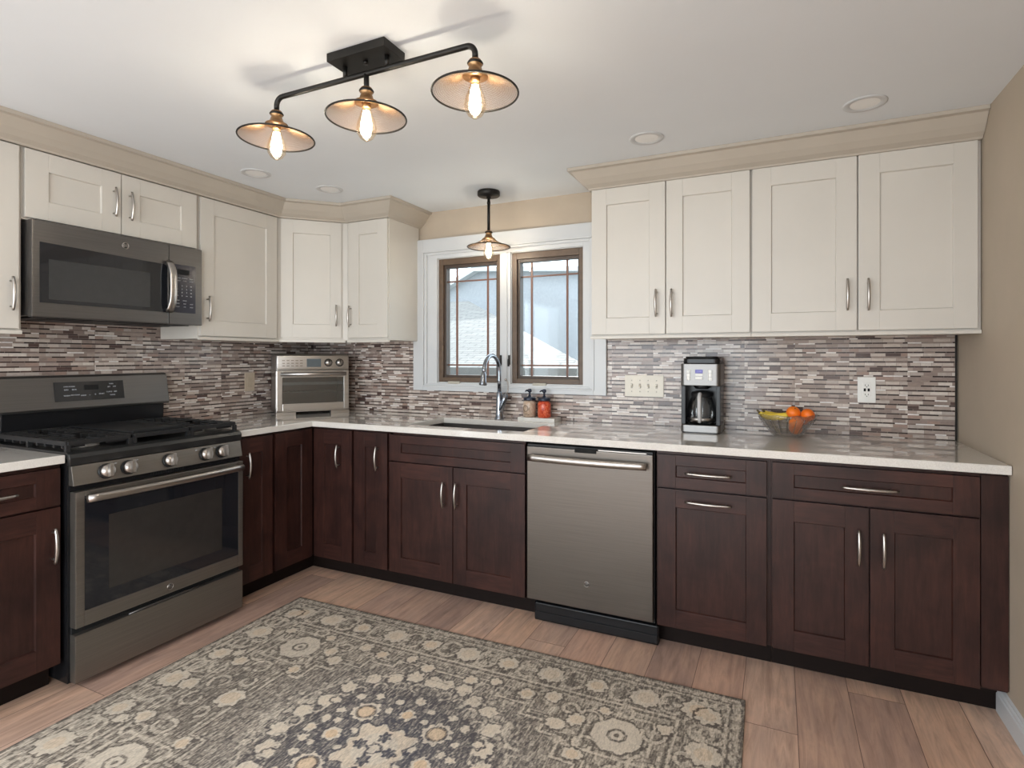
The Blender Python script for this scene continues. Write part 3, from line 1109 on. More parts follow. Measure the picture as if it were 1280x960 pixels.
# slanted control panel
mb = MB()
mb.prism([(-0.649, 0.868), (-0.668, 0.868), (-0.684, 0.792), (-0.649, 0.792)], x0 + 0.006, x1 - 0.006, axis='x')
cp = mb.build('control_panel', m_slate, r, 0.002)
mb = MB()
for kx in (-1.795, -1.745, -1.660, -1.495, -1.395, -1.300, -1.240):
    mb.box(kx - 0.004, kx + 0.004, -0.6725, -0.6705, 0.853, 0.857)
mb.build('knob_mark', m_text, cp)
ang = math.atan2(0.016, 0.076)
for kx in (-1.785, -1.699, -1.527, -1.354, -1.270):
    mb = MB()
    ax = Vector((0, -math.cos(ang), math.sin(ang) * 1))
    c0 = Vector((kx, -0.6765, 0.830))
    mb.cyl(c0, c0 + ax * 0.006, 0.0300, 1, n=28)
    mb.cyl(c0 + ax * 0.006, c0 + ax * 0.026, 0.0270, 0, 0.0245, n=28)
    Mx = Matrix.Translation(c0) @ Matrix.Rotation(-ang, 4, 'X') @ Matrix.Rotation(0.10, 4, 'Y')
    mb.box(-0.0072, 0.0072, -0.046, -0.024, -0.0265, 0.0265, 0, 0.003, 2, Mx)
    mb.box(-0.0012, 0.0012, -0.0448, -0.043, 0.002, 0.019, 1, 0, 2, Mx)
    mb.build('knob', [m_handle, m_blackm], r)
mb = MB().box(x0 + 0.006, x1 - 0.006, -0.662, -0.649, 0.770, 0.792)
for i in range(14):
    mb.box(-1.60 + i * 0.011, -1.594 + i * 0.011, -0.6635, -0.662, 0.775, 0.787, 1)
mb.build('vent_strip', [m_black, m_void], r)
# oven door
mb = MB()
frame(mb, x0 + 0.010, x1 - 0.008, 0.240, 0.768, 0.032, 0.026, 0.060, 0.020, -0.690, -0.650, 0, 0.004)
od = mb.build('oven_door', m_slate, r)
mb = MB().box(x0 + 0.042, x1 - 0.034, -0.6885, -0.652, 0.300, 0.748, 0, 0.002)
gw = mb.build('window', m_dglass, od)
mb = MB().box(-1.780, -1.275, -0.6892, -0.6884, 0.355, 0.655, 0, 0)
mb.build('inner_window', m_dglass2, gw)
mb = MB()
pts = []
for i in range(21):
    t_ = -1 + 2 * i / 20
    pts.append((-1.528 + 0.345 * t_, -0.722 - 0.016 * (1 - t_ * t_), 0.742))
mb.tube(pts, 0.0155, 0, 16, True, (1.0, 0.75))
for s in (-1, 1):
    mb.cyl((-1.528 + 0.325 * s, -0.689, 0.742), (-1.528 + 0.325 * s, -0.722, 0.742), 0.012)
mb.build('handle', m_handle, od)
badge(od, -1.530, 0.270, -0.6905, 0.013)
mb = MB()
mb.box(x0 + 0.010, x1 - 0.008, -0.688, -0.650, 0.028, 0.213, 0, 0.004)
dr = mb.build('drawer', m_slate, r)
mb = MB()
mb.tube([(-1.70, -0.680, 0.2150), (-1.62, -0.685, 0.2185), (-1.44, -0.685, 0.2185), (-1.36, -0.680, 0.2150)], 0.0035, 0, 8)
mb.build('finger_grip', m_slate_d, dr)
MB().box(x0 + 0.012, x1 - 0.010, -0.660, -0.648, 0.212, 0.242).build('gap_strip', m_void, r)
# backguard
mb = MB()
mb.prism([(-0.012, 0.923), (-0.075, 0.923), (-0.080, 1.040), (-0.012, 1.040)], x0 + 0.030, x1 - 0.020, axis='x')
bgk = mb.build('backguard', m_black, r, 0.003)
mb = MB()
mb.prism([(-0.012, 1.040), (-0.100, 1.040), (-0.104, 1.052), (-0.078, 1.196), (-0.068, 1.205), (-0.012, 1.205)], x0 + 0.012, x1 - 0.004, axis='x')
bp = mb.build('backguard_panel', m_slate_d, r, 0.003)
sl = math.atan2(0.026, 0.144)
MT = Matrix.Translation((-1.535, -0.0912, 1.128)) @ Matrix.Rotation(-sl, 4, 'X')
mb = MB().box(-0.153, 0.150, -0.003, 0.001, -0.046, 0.046, 0, 0.001, 2, MT)
dp = mb.build('display_panel', m_dglass, bp)
mb = MB()
mb.box(-0.030, 0.032, -0.0042, -0.003, 0.004, 0.028, 1, 0, 2, MT)
for tx, tz, s in (('BAKE', -0.105, 0.008), ('BROIL', -0.072, 0.008)):
    mb.text(tx, tz, s, 0.0075, -0.0036, 0, 'CENTER', MT)
for tx, tz, s, q in (('OVEN MODES', -0.092, 0.023, 0.0075), ('WARM', -0.105, -0.020, 0.0085), ('SELF CLEAN', -0.070, -0.018, 0.0070), ('LIGHT', -0.035, -0.022, 0.0085),
                     ('-', -0.008, -0.020, 0.016), ('+', 0.016, -0.020, 0.016), ('START', 0.045, -0.018, 0.0085), ('TIMER', 0.092, 0.030, 0.0075),
                     ('SET', 0.080, 0.015, 0.0085), ('ON', 0.106, 0.016, 0.0085), ('CLOCK', 0.080, -0.010, 0.0080), ('OFF', 0.108, -0.010, 0.0085), ('CANCEL', 0.094, -0.026, 0.0065)):
    mb.text(tx, tz, s, q, -0.0036, 0, 'CENTER', MT)
mb.build('panel_legend', [m_text, m_void], dp)

# ------------------------------------------------------------------ dishwasher
r = thing('dishwasher', 'stainless dishwasher with a bowed bar handle between sink cabinet and drawer cabinet', 'dishwasher')
MB().box(2.040, 2.650, -0.620, -0.03, 0.105, 0.872).build('body', m_blackm, r)
mb = MB()
mb.box(2.044, 2.648, -0.662, -0.622, 0.125, 0.860, 0, 0.004)
d = mb.build('door', brushed('dishwasher_steel', (0.145, 0.126, 0.110, 1), 0.38, 0, 0.85), r)
mb = MB().box(2.044, 2.648, -0.655, -0.622, 0.8605, 0.872, 0, 0.002)
mb.box(2.40, 2.62, -0.658, -0.655, 0.862, 0.866, 1)
mb.build('top_edge', [m_blackm, m_handle], d)
MB().box(2.288, 2.392, -0.6650, -0.6615, 0.848, 0.869, 0, 0.001).build('vent_latch', m_void, d)
mb = MB()
pts = []
for i in range(21):
    t_ = -1 + 2 * i / 20
    pts.append((2.343 + 0.283 * t_, -0.688 - 0.020 * (1 - t_ * t_), 0.812))
mb.tube(pts, 0.0165, 0, 16, True, (1.0, 0.7))
for s in (-1, 1):
    mb.cyl((2.343 + 0.268 * s, -0.662, 0.812), (2.343 + 0.268 * s, -0.69, 0.812), 0.012)
mb.build('handle', m_handle, d)
badge(d, 2.346, 0.243, -0.6625, 0.012)
mb = MB()
mb.box(2.062, 2.664, -0.612, -0.560, 0.004, 0.092, 0, 0.008)
mb.box(2.066, 2.660, -0.618, -0.612, 0.012, 0.050, 0, 0.003)
mb.box(2.075, 2.645, -0.600, -0.560, 0.0, 0.006)
mb.build('kick_plate', m_black, r)

# ------------------------------------------------------------------ sink, faucet
r = thing('kitchen_sink', 'undermount dark sink basin below the window', 'sink')
mb = MB()
g0, g1, h0, h1, zb, zt, tk = SX0 - 0.006, SX1 + 0.006, SY0 - 0.004, SY1 + 0.006, 0.690, 0.8808, 0.004
mb.cells([g0 - 0.012, g0, g1, g1 + 0.012], [h0 - 0.012, h0, h1, h1 + 0.012], lambda i, j: not (i == 1 and j == 1), zb, zt)
mb.box(g0 - 0.012, g1 + 0.012, h0 - 0.012, h1 + 0.012, zb - 0.004, zb)
mb.build('basin', brushed('dark_sink_steel', (0.10, 0.09, 0.085, 1), 0.4, 0, 0.8), r)
mb = MB().lathe([(0, 0), (0.030, 0.001), (0.042, 0.004), (0.044, 0.001)], ((SX0 + SX1) / 2, -0.32, zb))
mb.build('drain', m_steel, r)

m_toaster = brushed('bright_steel', (0.46, 0.44, 0.42, 1), 0.30, 0)
m_fau = brushed('gunmetal', (0.30, 0.325, 0.37, 1), 0.2, 2)
fx, fy = 1.600, -0.085
r = thing('faucet', 'gooseneck pull-down steel faucet with side lever, standing behind the sink', 'faucet', (fx, fy, 0.914))
mb = MB()
mb.lathe([(0.0, 0), (0.028, 0), (0.028, 0.005), (0.024, 0.012), (0.021, 0.05), (0.019, 0.11), (0.0175, 0.16), (0.013, 0.168), (0.0, 0.168)])
mb.tube([(0.0, 0, 0.035), (0.012, -0.002, 0.065), (0.034, -0.004, 0.115), (0.046, -0.005, 0.152)], [0.017, 0.019, 0.017, 0.0155], 0, 16)
mb.build('body', m_fau, r)
mb = MB()
R_ = 0.098
pts = [(0, 0, 0.165), (0, 0, 0.24), (0, 0, 0.290)] + [(0, -R_ + R_ * math.cos(a), 0.290 + R_ * 1.0 * math.sin(a)) for a in [PI * i / 18 for i in range(1, 18)]] + [(0, -2 * R_ - 0.002, 0.285)]
mb.tube(pts, 0.0118, 0, 16)
mb.build('spout', m_fau, r)
mb = MB()
mb.tube([(0, -2 * R_ - 0.001, 0.293), (0, -2 * R_ - 0.006, 0.272), (0, -2 * R_ - 0.010, 0.245), (0, -2 * R_ - 0.013, 0.222), (0, -2 * R_ - 0.014, 0.216)], [0.0130, 0.0155, 0.0180, 0.0235, 0.0225], 0, 18)
mb.build('spray_head', m_fau, r)
mb = MB()
mb.tube([(0.048, -0.006, 0.150), (0.058, -0.004, 0.172), (0.060, 0.002, 0.200), (0.054, 0.006, 0.228), (0.044, 0.008, 0.240)], [0.008, 0.0045, 0.004, 0.004, 0.005], 0, 10)
mb.sphere((0.040, 0.008, 0.240), 0.0085)
mb.build('lever', m_handle, r)

# ------------------------------------------------------------------ soap tray and jars
TX0, TX1, TY0, TY1, TZ = 1.744, 1.978, -0.128, -0.022, 0.914
mb = MB()
mb.box(TX0, TX1, TY0, TY1, TZ, TZ + 0.022, 0, 0.002)
o = mb.build('soap_tray', plain('pale_stone', (0.62, 0.60, 0.56, 1), 0.35, 0, 0.08))
tag(o, 'pale stone tray behind the sink holding two pump jars', 'tray')
m_lid = plain('navy_lid', (0.020, 0.026, 0.045, 1), 0.35, 0.3)


def jar(x, y, label, mat, ring):
    r = thing('soap_dispenser', label, 'soap dispenser', (x, y, TZ + 0.0222), 0, 'pump jars on the tray')
    mb = MB()
    mb.lathe([(0, 0), (0.034, 0), (0.039, 0.006), (0.039, 0.078), (0.036, 0.088), (0.029, 0.094), (0.029, 0.100), (0, 0.100)])
    b = mb.build('jar', mat, r)
    if ring:
        mk = MB()
        for cx_, cz_, rr in ((-0.010, 0.052, 0.016),):
            pts = []
            for i in range(25):
                a = 2 * PI * i / 24
                xx = cx_ + rr * math.cos(a)
                pts.append((xx, -math.sqrt(max(0, 0.0396 ** 2 - xx * xx)), cz_ + rr * 1.1 * math.sin(a)))
            mk.tube(pts, 0.0018, 0, 6, False)
        for xx, zz in ((0.012, 0.045), (0.015, 0.055), (-0.012, 0.018), (0.0, 0.020), (0.010, 0.016)):
            yy = -math.sqrt(0.0398 ** 2 - xx * xx)
            mk.sphere((xx, yy, zz), 0.0028, 0, n=6)
        mk.build('printed_mark', plain('brown_print', (0.10, 0.07, 0.04, 1), 0.5), b)
    mb = MB()
    mb.lathe([(0, 0.098), (0.036, 0.098), (0.037, 0.101), (0.037, 0.112), (0.034, 0.116), (0.010, 0.118), (0.009, 0.128), (0, 0.128)])
    mb.build('lid', m_lid, r)
    mb = MB()
    mb.cyl((0, 0, 0.126), (0, 0, 0.150), 0.006)
    mb.lathe([(0, 0.146), (0.012, 0.148), (0.013, 0.158), (0.010, 0.166), (0, 0.168)])
    mb.tube([(0, 0, 0.157), (-0.012, -0.018, 0.158), (-0.016, -0.028, 0.152)], [0.006, 0.005, 0.0035], 0, 8)
    mb.build('pump', m_lid, r)


def mottled(name, c1, c2, c3):
    M = Mat(name, c1, 0.3)
    n = M.noise(M.coord(), 60, 4, 0.7, 1.0)
    M.color(M.ramp(n, [(0.35, c1), (0.5, c2), (0.62, c3)]))
    return M.m


jar(1.800, -0.078, 'tan pump jar with a dark ring mark, left jar on the tray', mottled('tan_jar', (0.36, 0.24, 0.17, 1), (0.46, 0.33, 0.24, 1), (0.55, 0.42, 0.32, 1)), True)
jar(1.896, -0.082, 'mottled red-orange pump jar, right jar on the tray', mottled('red_jar', (0.30, 0.02, 0.012, 1), (0.62, 0.07, 0.02, 1), (0.72, 0.22, 0.12, 1)), False)

# ------------------------------------------------------------------ toaster oven in the corner
Wd, Dp, Ht = 0.460, 0.262, 0.398
c_ = 0.388
r = thing('toaster_oven', 'stainless countertop toaster oven set diagonally in the corner', 'toaster oven', (0.372, -0.367, 0.914), math.radians(55.4))
hw = Wd / 2
mb = MB()
# shell with an open cavity at the front
zb, zt = 0.020, Ht
mb.box(-hw, hw, 0.016, Dp, zt - 0.115, zt, 0, 0.012)
mb.box(-hw, -hw + 0.03, 0.016, Dp, zb, zt - 0.11, 0, 0.003)
mb.box(hw - 0.03, hw, 0.016, Dp, zb, zt - 0.11, 0, 0.003)
mb.box(-hw, hw, 0.016, Dp, zb, zb + 0.03, 0, 0.003)
mb.box(-hw + 0.02, hw - 0.02, Dp - 0.02, Dp, zb, zt - 0.11, 1)
mb.build('body', [m_toaster, m_blackm], r)
for sx in (-1, 1):
    MB().box(min(sx * hw, sx * (hw - 0.12)), max(sx * hw, sx * (hw - 0.12)), 0.004, 0.05, 0.0, 0.0198, 0, 0.001).build('foot', m_toaster, r)
    MB().cyl((sx * (hw - 0.05), Dp - 0.04, 0), (sx * (hw - 0.05), Dp - 0.04, 0.0198), 0.014).build('foot', m_blackm, r)
mb = MB().box(-hw + 0.004, hw - 0.004, 0.0, 0.018, zt - 0.100, zt - 0.008, 0, 0.005)
cp = mb.build('control_panel', m_toaster, r)
MB().box(-0.045, 0.045, -0.002, 0.0005, zt - 0.084, zt - 0.030, 0, 0.001).build('display', plain('grey_display', (0.10, 0.12, 0.13, 1), 0.15), cp)
for kx in (0.092, 0.165):
    mb = MB()
    mb.cyl((kx, 0.0, zt - 0.056), (kx, -0.018, zt - 0.056), 0.022, 0, 0.020, 24)
    mb.cyl((kx, 0.0, zt - 0.056), (kx, -0.003, zt - 0.056), 0.026, 1, n=24)
    mb.box(kx - 0.002, kx + 0.002, -0.020, -0.018, zt - 0.056, zt - 0.038, 1)
    mb.build('knob', [m_handle, m_blackm], cp)
mb = MB()
for i in range(5):
    for j in range(3):
        mb.box(-0.195 + i * 0.027, -0.178 + i * 0.027, -0.0012, 0.0003, zt - 0.044 - j * 0.017, zt - 0.040 - j * 0.017, 0)
mb.build('panel_legend', plain('brown_legend', (0.13, 0.09, 0.07, 1), 0.5), cp)
mb = MB()
frame(mb, -hw + 0.003, hw - 0.003, 0.030, zt - 0.108, 0.034, 0.034, 0.046, 0.044, 0.0, 0.015, 0, 0.003)
d = mb.build('door', m_toaster, r)
MB().box(-hw + 0.035, hw - 0.035, 0.006, 0.010, 0.074, zt - 0.150).build('window', glass('oven_glass', (0.55, 0.62, 0.66, 1), 0.25, 0.03), d)
mb = MB()
mb.tube([(-0.205, -0.020, zt - 0.130), (0.205, -0.020, zt - 0.130)], 0.0095, 0, 14, True, (1.3, 0.8))
for sx in (-0.19, 0.19):
    mb.cyl((sx, 0.0, zt - 0.130), (sx, -0.020, zt - 0.130), 0.007)
mb.build('handle', m_handle, d)
mb = MB()
for i in range(15):
    xx = -0.19 + i * 0.027
    mb.cyl((xx, 0.03, 0.150), (xx, Dp - 0.03, 0.150), 0.0016, n=6)
mb.cyl((-0.198, 0.028, 0.150), (0.198, 0.028, 0.150), 0.0035, n=8)
mb.build('rack', m_handle, r)
mb = MB().box(-0.192, 0.192, 0.028, Dp - 0.04, 0.200, 0.204)
mb.box(-0.192, 0.192, 0.024, 0.028, 0.196, 0.214)
mb.build('tray', plain('oven_tray', (0.55, 0.50, 0.46, 1), 0.35, 0.6), r)

# ------------------------------------------------------------------ coffee maker and carafe
cx0, cx1 = 2.703, 2.893
cw = (cx1 - cx0) / 2
r = thing('coffee_maker', 'black and steel drip coffee maker with a small blue display', 'coffee maker', ((cx0 + cx1) / 2, -0.245, 0.914), 0.0)


def rrect(x0, x1, y0, y1, rad, n=6):
    out = []
    for (cx_, cy_, a0) in ((x1 - rad, y1 - rad, 0), (x0 + rad, y1 - rad, PI / 2), (x0 + rad, y0 + rad, PI), (x1 - rad, y0 + rad, 3 * PI / 2)):
        for i in range(n + 1):
            a = a0 + PI / 2 * i / n
            out.append((cx_ + rad * math.cos(a), cy_ + rad * math.sin(a)))
    return out


mb = MB()
mb.prism(rrect(-cw, cw, 0, 0.225, 0.02), 0.004, 0.040, smooth=False)
m_cofsteel = brushed('soft_steel', (0.19, 0.182, 0.175, 1), 0.36, 0)
mb.build('base', m_cofsteel, r, 0.002)
mb = MB()
mb.prism(rrect(-cw + 0.002, cw - 0.002, 0.135, 0.225, 0.02), 0.040, 0.236)
mb.box(-cw + 0.001, -cw + 0.022, 0.015, 0.15, 0.040, 0.236, 0, 0.004)
mb.box(cw - 0.022, cw - 0.001, 0.015, 0.15, 0.040, 0.236, 0, 0.004)
mb.prism(rrect(-cw + 0.004, cw - 0.004, 0.004, 0.22, 0.02), 0.0, 0.004)
mb.lathe([(0, 0.041), (0.062, 0.041), (0.064, 0.0425), (0.066, 0.040)], (0, 0.075, 0))
mb.build('column', m_black, r)
mb = MB()
mb.prism(rrect(-cw, cw, 0.0, 0.225, 0.022), 0.2365, 0.345)
hd = mb.build('head', m_cofsteel, r, 0.002)
mb = MB()
mb.lathe([(0.0, 0.2364), (0.045, 0.2364), (0.032, 0.218), (0, 0.216)], (0, 0.075, 0))
mb.build('filter_spout', m_black, r)
mb = MB()
mb.prism(rrect(-cw + 0.010, cw - 0.004, 0.008, 0.222, 0.03), 0.3455, 0.372)
mb.prism(rrect(-cw + 0.018, cw - 0.012, 0.02, 0.21, 0.03), 0.372, 0.381)
mb.build('lid', m_black, r, 0.004)
mb = MB().box(-0.024, 0.012, -0.0018, 0.0005, 0.298, 0.316, 0, 0.001)
sc_ = mb.build('screen', emit('blue_display', (0.10, 0.09, 0.42, 1), 0.9), hd)
mb = MB().text('12:00', -0.006, 0.307, 0.012, -0.0022, 0)
mb.build('digits', emit('digits', (0.5, 0.5, 0.9, 1), 0.9), sc_)
mb = MB()
mb.box(-0.024, 0.012, -0.003, 0.0005, 0.286, 0.295, 0, 0.002)
mb.box(-0.024, 0.012, -0.003, 0.0005, 0.268, 0.281, 0, 0.004)
mb.box(-0.066, -0.048, -0.003, 0.0005, 0.262, 0.316, 0, 0.006)
mb.box(0.038, 0.056, -0.003, 0.0005, 0.262, 0.316, 0, 0.006)
for zz in (0.280, 0.298):
    mb.box(-0.066, -0.048, -0.0034, -0.002, zz - 0.0006, zz + 0.0006, 1)
    mb.box(0.038, 0.056, -0.0034, -0.002, zz - 0.0006, zz + 0.0006, 1)
mb.build('button', [m_whitep, m_slate_d], hd)

r = thing('coffee_carafe', 'empty glass carafe with steel handle, standing in the coffee maker', 'carafe', ((cx0 + cx1) / 2 - 0.002, -0.170, 0.914 + 0.0430))
mb = MB()
mb.lathe([(0.0, 0.0), (0.056, 0.0), (0.066, 0.010), (0.069, 0.045), (0.066, 0.090), (0.054, 0.125), (0.047, 0.135), (0.049, 0.143)])
mb.build('glass_jug', m_carafe, r)
mb = MB()
mb.lathe([(0.050, 0.134), (0.052, 0.146), (0.048, 0.158), (0.020, 0.164), (0, 0.165)])
mb.build('lid', m_blackm, r)
MB().lathe([(0.067, 0.016), (0.0695, 0.020), (0.0695, 0.027), (0.067, 0.031)]).build('base_band', m_handle, r)
mb = MB()
mb.tube([(0.0, -0.048, 0.150), (0.0, -0.082, 0.150), (0.0, -0.094, 0.138), (0.0, -0.094, 0.080), (0.0, -0.086, 0.026), (0.0, -0.080, 0.014)], [0.009, 0.0115, 0.0125, 0.0120, 0.0115, 0.010], 0, 12, True, (1, 0.8))
mb.build('handle', plain('pale_grey_handle', (0.50, 0.49, 0.49, 1), 0.35, 0, 0.03), r)

# ------------------------------------------------------------------ fruit bowl and fruit
bx, by = 3.186, -0.180
r = thing('fruit_bowl', 'clear cut-glass bowl of bananas and clementines right of the coffee maker', 'bowl', (bx, by, 0.914))
mb = MB()
prof = [(0.0, 0.0), (0.052, 0.0), (0.056, 0.004), (0.078, 0.026), (0.104, 0.060), (0.124, 0.092), (0.131, 0.108), (0.127, 0.109), (0.119, 0.092), (0.099, 0.062), (0.073, 0.030), (0.050, 0.010), (0.0, 0.007)]
mb.lathe(prof, (0, 0, 0), 0, 40)
for v in mb.bm.verts:        # scalloped rim
    rr = math.hypot(v.co.x, v.co.y)
    if rr > 0.10:
        a = math.atan2(v.co.y, v.co.x)
        v.co.z += 0.003 * math.cos(10 * a)
mb.build('bowl_glass', m_clear, r)
mb = MB()
for k in range(20):
    a = 2 * PI * k / 20
    mb.tube([(math.cos(a) * q, math.sin(a) * q, z_) for q, z_ in ((0.058, 0.003), (0.0795, 0.0255), (0.1055, 0.0595), (0.1250, 0.090))], 0.0018, 0, 6)
mb.build('cut_ribs', glass('cut_glass', (0.95, 0.96, 0.96, 1), 0.16, 0.08), r)
M = Mat('orange_peel', rgb(240, 100, 20), 0.42)
v = M.coord()
M.color(M.ramp(M.noise(v, 12, 3), [(0.3, (0.82, 0.14, 0.006, 1)), (0.7, (0.95, 0.23, 0.012, 1))]))
M.bump(M.noise(v, 420, 2), 0.35, 0.001)
m_orange = M.m
mb = MB()
mb.sphere((0, 0, 0), 0.031, 0, (1, 1, 0.90))
cl = mb.build('clementine', m_orange)
for v_ in cl.data.vertices:
    rr = math.hypot(v_.co.x, v_.co.y)
    if v_.co.z > 0.022:
        v_.co.z -= 0.004 * max(0, 1 - rr / 0.012)
st = MB().lathe([(0, 0.0258), (0.003, 0.0258), (0.0032, 0.0225), (0, 0.0225)], (0, 0, 0), 0, 8).build('stem_end', plain('green_stem', (0.10, 0.12, 0.03, 1), 0.6), cl)
spots = [((0.0273, -0.0113, 0.1163), (0.5, 0.3, 0), 'clementine on top of the others, highest in the glass bowl', 1.0),
         ((0.038, -0.0528, 0.0709), (0.2, -0.6, 1), 'clementine at the front of the pile in the glass bowl', 1.0),
         ((0.0372, 0.0022, 0.0413), (1, 0.4, 2), 'lowest clementine, at the bottom of the glass bowl', 1.0),
         ((0.0884, -0.0201, 0.1071), (-0.5, 0.9, 0), 'clementine at the front right rim of the glass bowl', 1.0),
         ((0.0677, 0.0346, 0.0851), (0.3, 1.2, 0), 'clementine at the back right of the glass bowl', 1.0)]
for i, (p_, rot, lab, sc1) in enumerate(spots):
    if i == 0:
        o = cl
    else:
        o = cl.copy()
        COL.objects.link(o)
        s_ = st.copy()
        s_.parent = o
        COL.objects.link(s_)
    o.location = (bx + p_[0], by + p_[1], 0.914 + p_[2])
    o.rotation_euler = rot
    o.scale = (sc1,) * 3
    tag(o, lab, 'clementine', 'clementines in the glass bowl')
M = Mat('banana_skin', rgb(214, 180, 60), 0.45)
v = M.coord()
c = M.ramp(M.noise(v, 9, 3), [(0.3, (0.74, 0.54, 0.05, 1)), (0.7, (0.88, 0.66, 0.08, 1))])
sp_ = M.ramp(M.noise(v, 70, 2), [(0.66, (0, 0, 0, 1)), (0.72, (1, 1, 1, 1))])
M.color(M.mix(sp_, c, (0.07, 0.04, 0.015, 1)))
m_ban = M.m
for i, (x_, y_, z_, rz_, lab) in enumerate(((-0.030, 0.058, 0.100, 0.10, 'banana resting across the back of the glass bowl'), (-0.052, 0.010, 0.100, 0.20, 'banana in front of the other one, at the left of the glass bowl'))):
    mb = MB()
    pts, rad = [], []
    for k in range(15):
        t_ = k / 14
        a = PI * (1.20 + 0.60 * t_)
        pts.append((0.085 * math.cos(a), 0.02 * math.sin(PI * t_), 0.052 * math.sin(a) + 0.052))
        rad.append(0.0175 * min(1, 0.45 + 2.2 * t_, 0.35 + 2.8 * (1 - t_)))
    mb.tube(pts, rad, 0, 7)
    b = mb.build('banana', m_ban)
    b.location = (bx + x_, by + y_, 0.914 + z_ - 0.012)
    b.rotation_euler = (0, 0, rz_)
    tag(b, lab, 'banana', 'bananas in the glass bowl')
    e = MB().tube([pts[0], (pts[0][0] - 0.012, 0, pts[0][2] + 0.012)], [0.006, 0.0045], 0, 7)
    e.tube([pts[-1], (pts[-1][0] + 0.005, 0, pts[-1][2] + 0.005)], [0.005, 0.003], 0, 7)
    e.build('stem', plain('brown_tip', (0.10, 0.07, 0.02, 1), 0.6), b)

# ------------------------------------------------------------------ wall plates
r = thing('switch_plate', 'ivory wall plate with four toggle switches right of the window', 'light switch', (2.470, -0.0105, 1.131))
MB().box(-0.108, 0.108, -0.006, 0, -0.060, 0.060, 0, 0.0025).build('plate', m_ivory, r)
for k in range(4):
    xx = -0.069 + 0.046 * k
    mb = MB().box(xx - 0.006, xx + 0.006, -0.0068, -0.005, -0.013, 0.013, 1)
    s = 1 if k in (0, 3) else -1
    mb.prism([(-0.006, 0.006 * s), (-0.017, 0.010 * s), (-0.017, 0.003 * s), (-0.006, -0.006 * s)], xx - 0.004, xx + 0.004, 0, 'x')
    for zz in (-0.031, 0.031):
        mb.cyl((xx, -0.0055, zz), (xx, -0.0068, zz), 0.003, 1, n=10)
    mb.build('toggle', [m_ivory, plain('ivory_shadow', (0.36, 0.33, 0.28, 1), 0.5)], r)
r = thing('wall_outlet', 'white outlet plate with two receptacles on the backsplash below the right wall cabinets', 'outlet', (3.531, -0.0105, 1.136))
MB().box(-0.037, 0.037, -0.006, 0, -0.061, 0.061, 0, 0.0025).build('plate', m_whitep, r)
mb = MB().box(-0.017, 0.017, -0.0085, -0.005, -0.034, 0.034, 0, 0.001)
rc = mb.build('receptacle', m_whitep, r)
mb = MB()
for s in (-1, 1):
    for xx, hh in ((-0.006, 0.004), (0.006, 0.0035)):
        mb.box(xx - 0.0011, xx + 0.0011, -0.0092, -0.0084, s * 0.022 - hh, s * 0.022 + hh)
    mb.cyl((0, -0.0084, s * 0.022 - 0.008), (0, -0.0092, s * 0.022 - 0.008), 0.0022, n=10)
    mb.box(s * 0.008 - 0.0045, s * 0.008 + 0.0045, -0.0092, -0.0084, -0.007, 0.007)
mb.build('slot', m_void, rc)
r = thing('wall_outlet', 'beige plate on the left wall backsplash between range and toaster oven', 'outlet', (0.0105, -0.5675, 1.130), RL)
MB().box(-0.037, 0.037, -0.006, 0, -0.061, 0.061, 0, 0.0025).build('plate', plain('beige_plate', (0.48, 0.39, 0.30, 1), 0.4), r)
mb = MB().box(-0.017, 0.017, -0.0080, -0.005, -0.034, 0.034, 0, 0.001)
mb.build('receptacle', plain('beige_insert', (0.45, 0.37, 0.28, 1), 0.4), r)


# ------------------------------------------------------------------ lamps
def shade_mesh(r0, r1, h, nr=150, nz=16, drop=0.35):
    """conical wire mesh; wires are real (wireframe modifier)"""
    bm = bmesh.new()
    rings = []
    for j in range(nz + 1):
        t_ = j / nz
        rr = r0 + (r1 - r0) * t_
        z = -h * (t_ ** (1 - drop)) if drop else -h * t_
        off = 0
        rings.append([bm.verts.new((rr * math.cos(2 * PI * (k + off) / nr), rr * math.sin(2 * PI * (k + off) / nr), z)) for k in range(nr)])
    for a, b in zip(rings, rings[1:]):
        for k in range(nr):
            bm.faces.new([a[k], a[(k + 1) % nr], b[(k + 1) % nr], b[k]])
    me = bpy.data.meshes.new('lamp_shade')
    bm.to_mesh(me)
    bm.free()
    return me


M = Mat('mesh_shade_metal', (0.20, 0.125, 0.075, 1), 0.45, 0.8)
m_mesh = M.m
shade_me = shade_mesh(0.036, 0.1235, 0.048)
shade_me.materials.append(m_mesh)


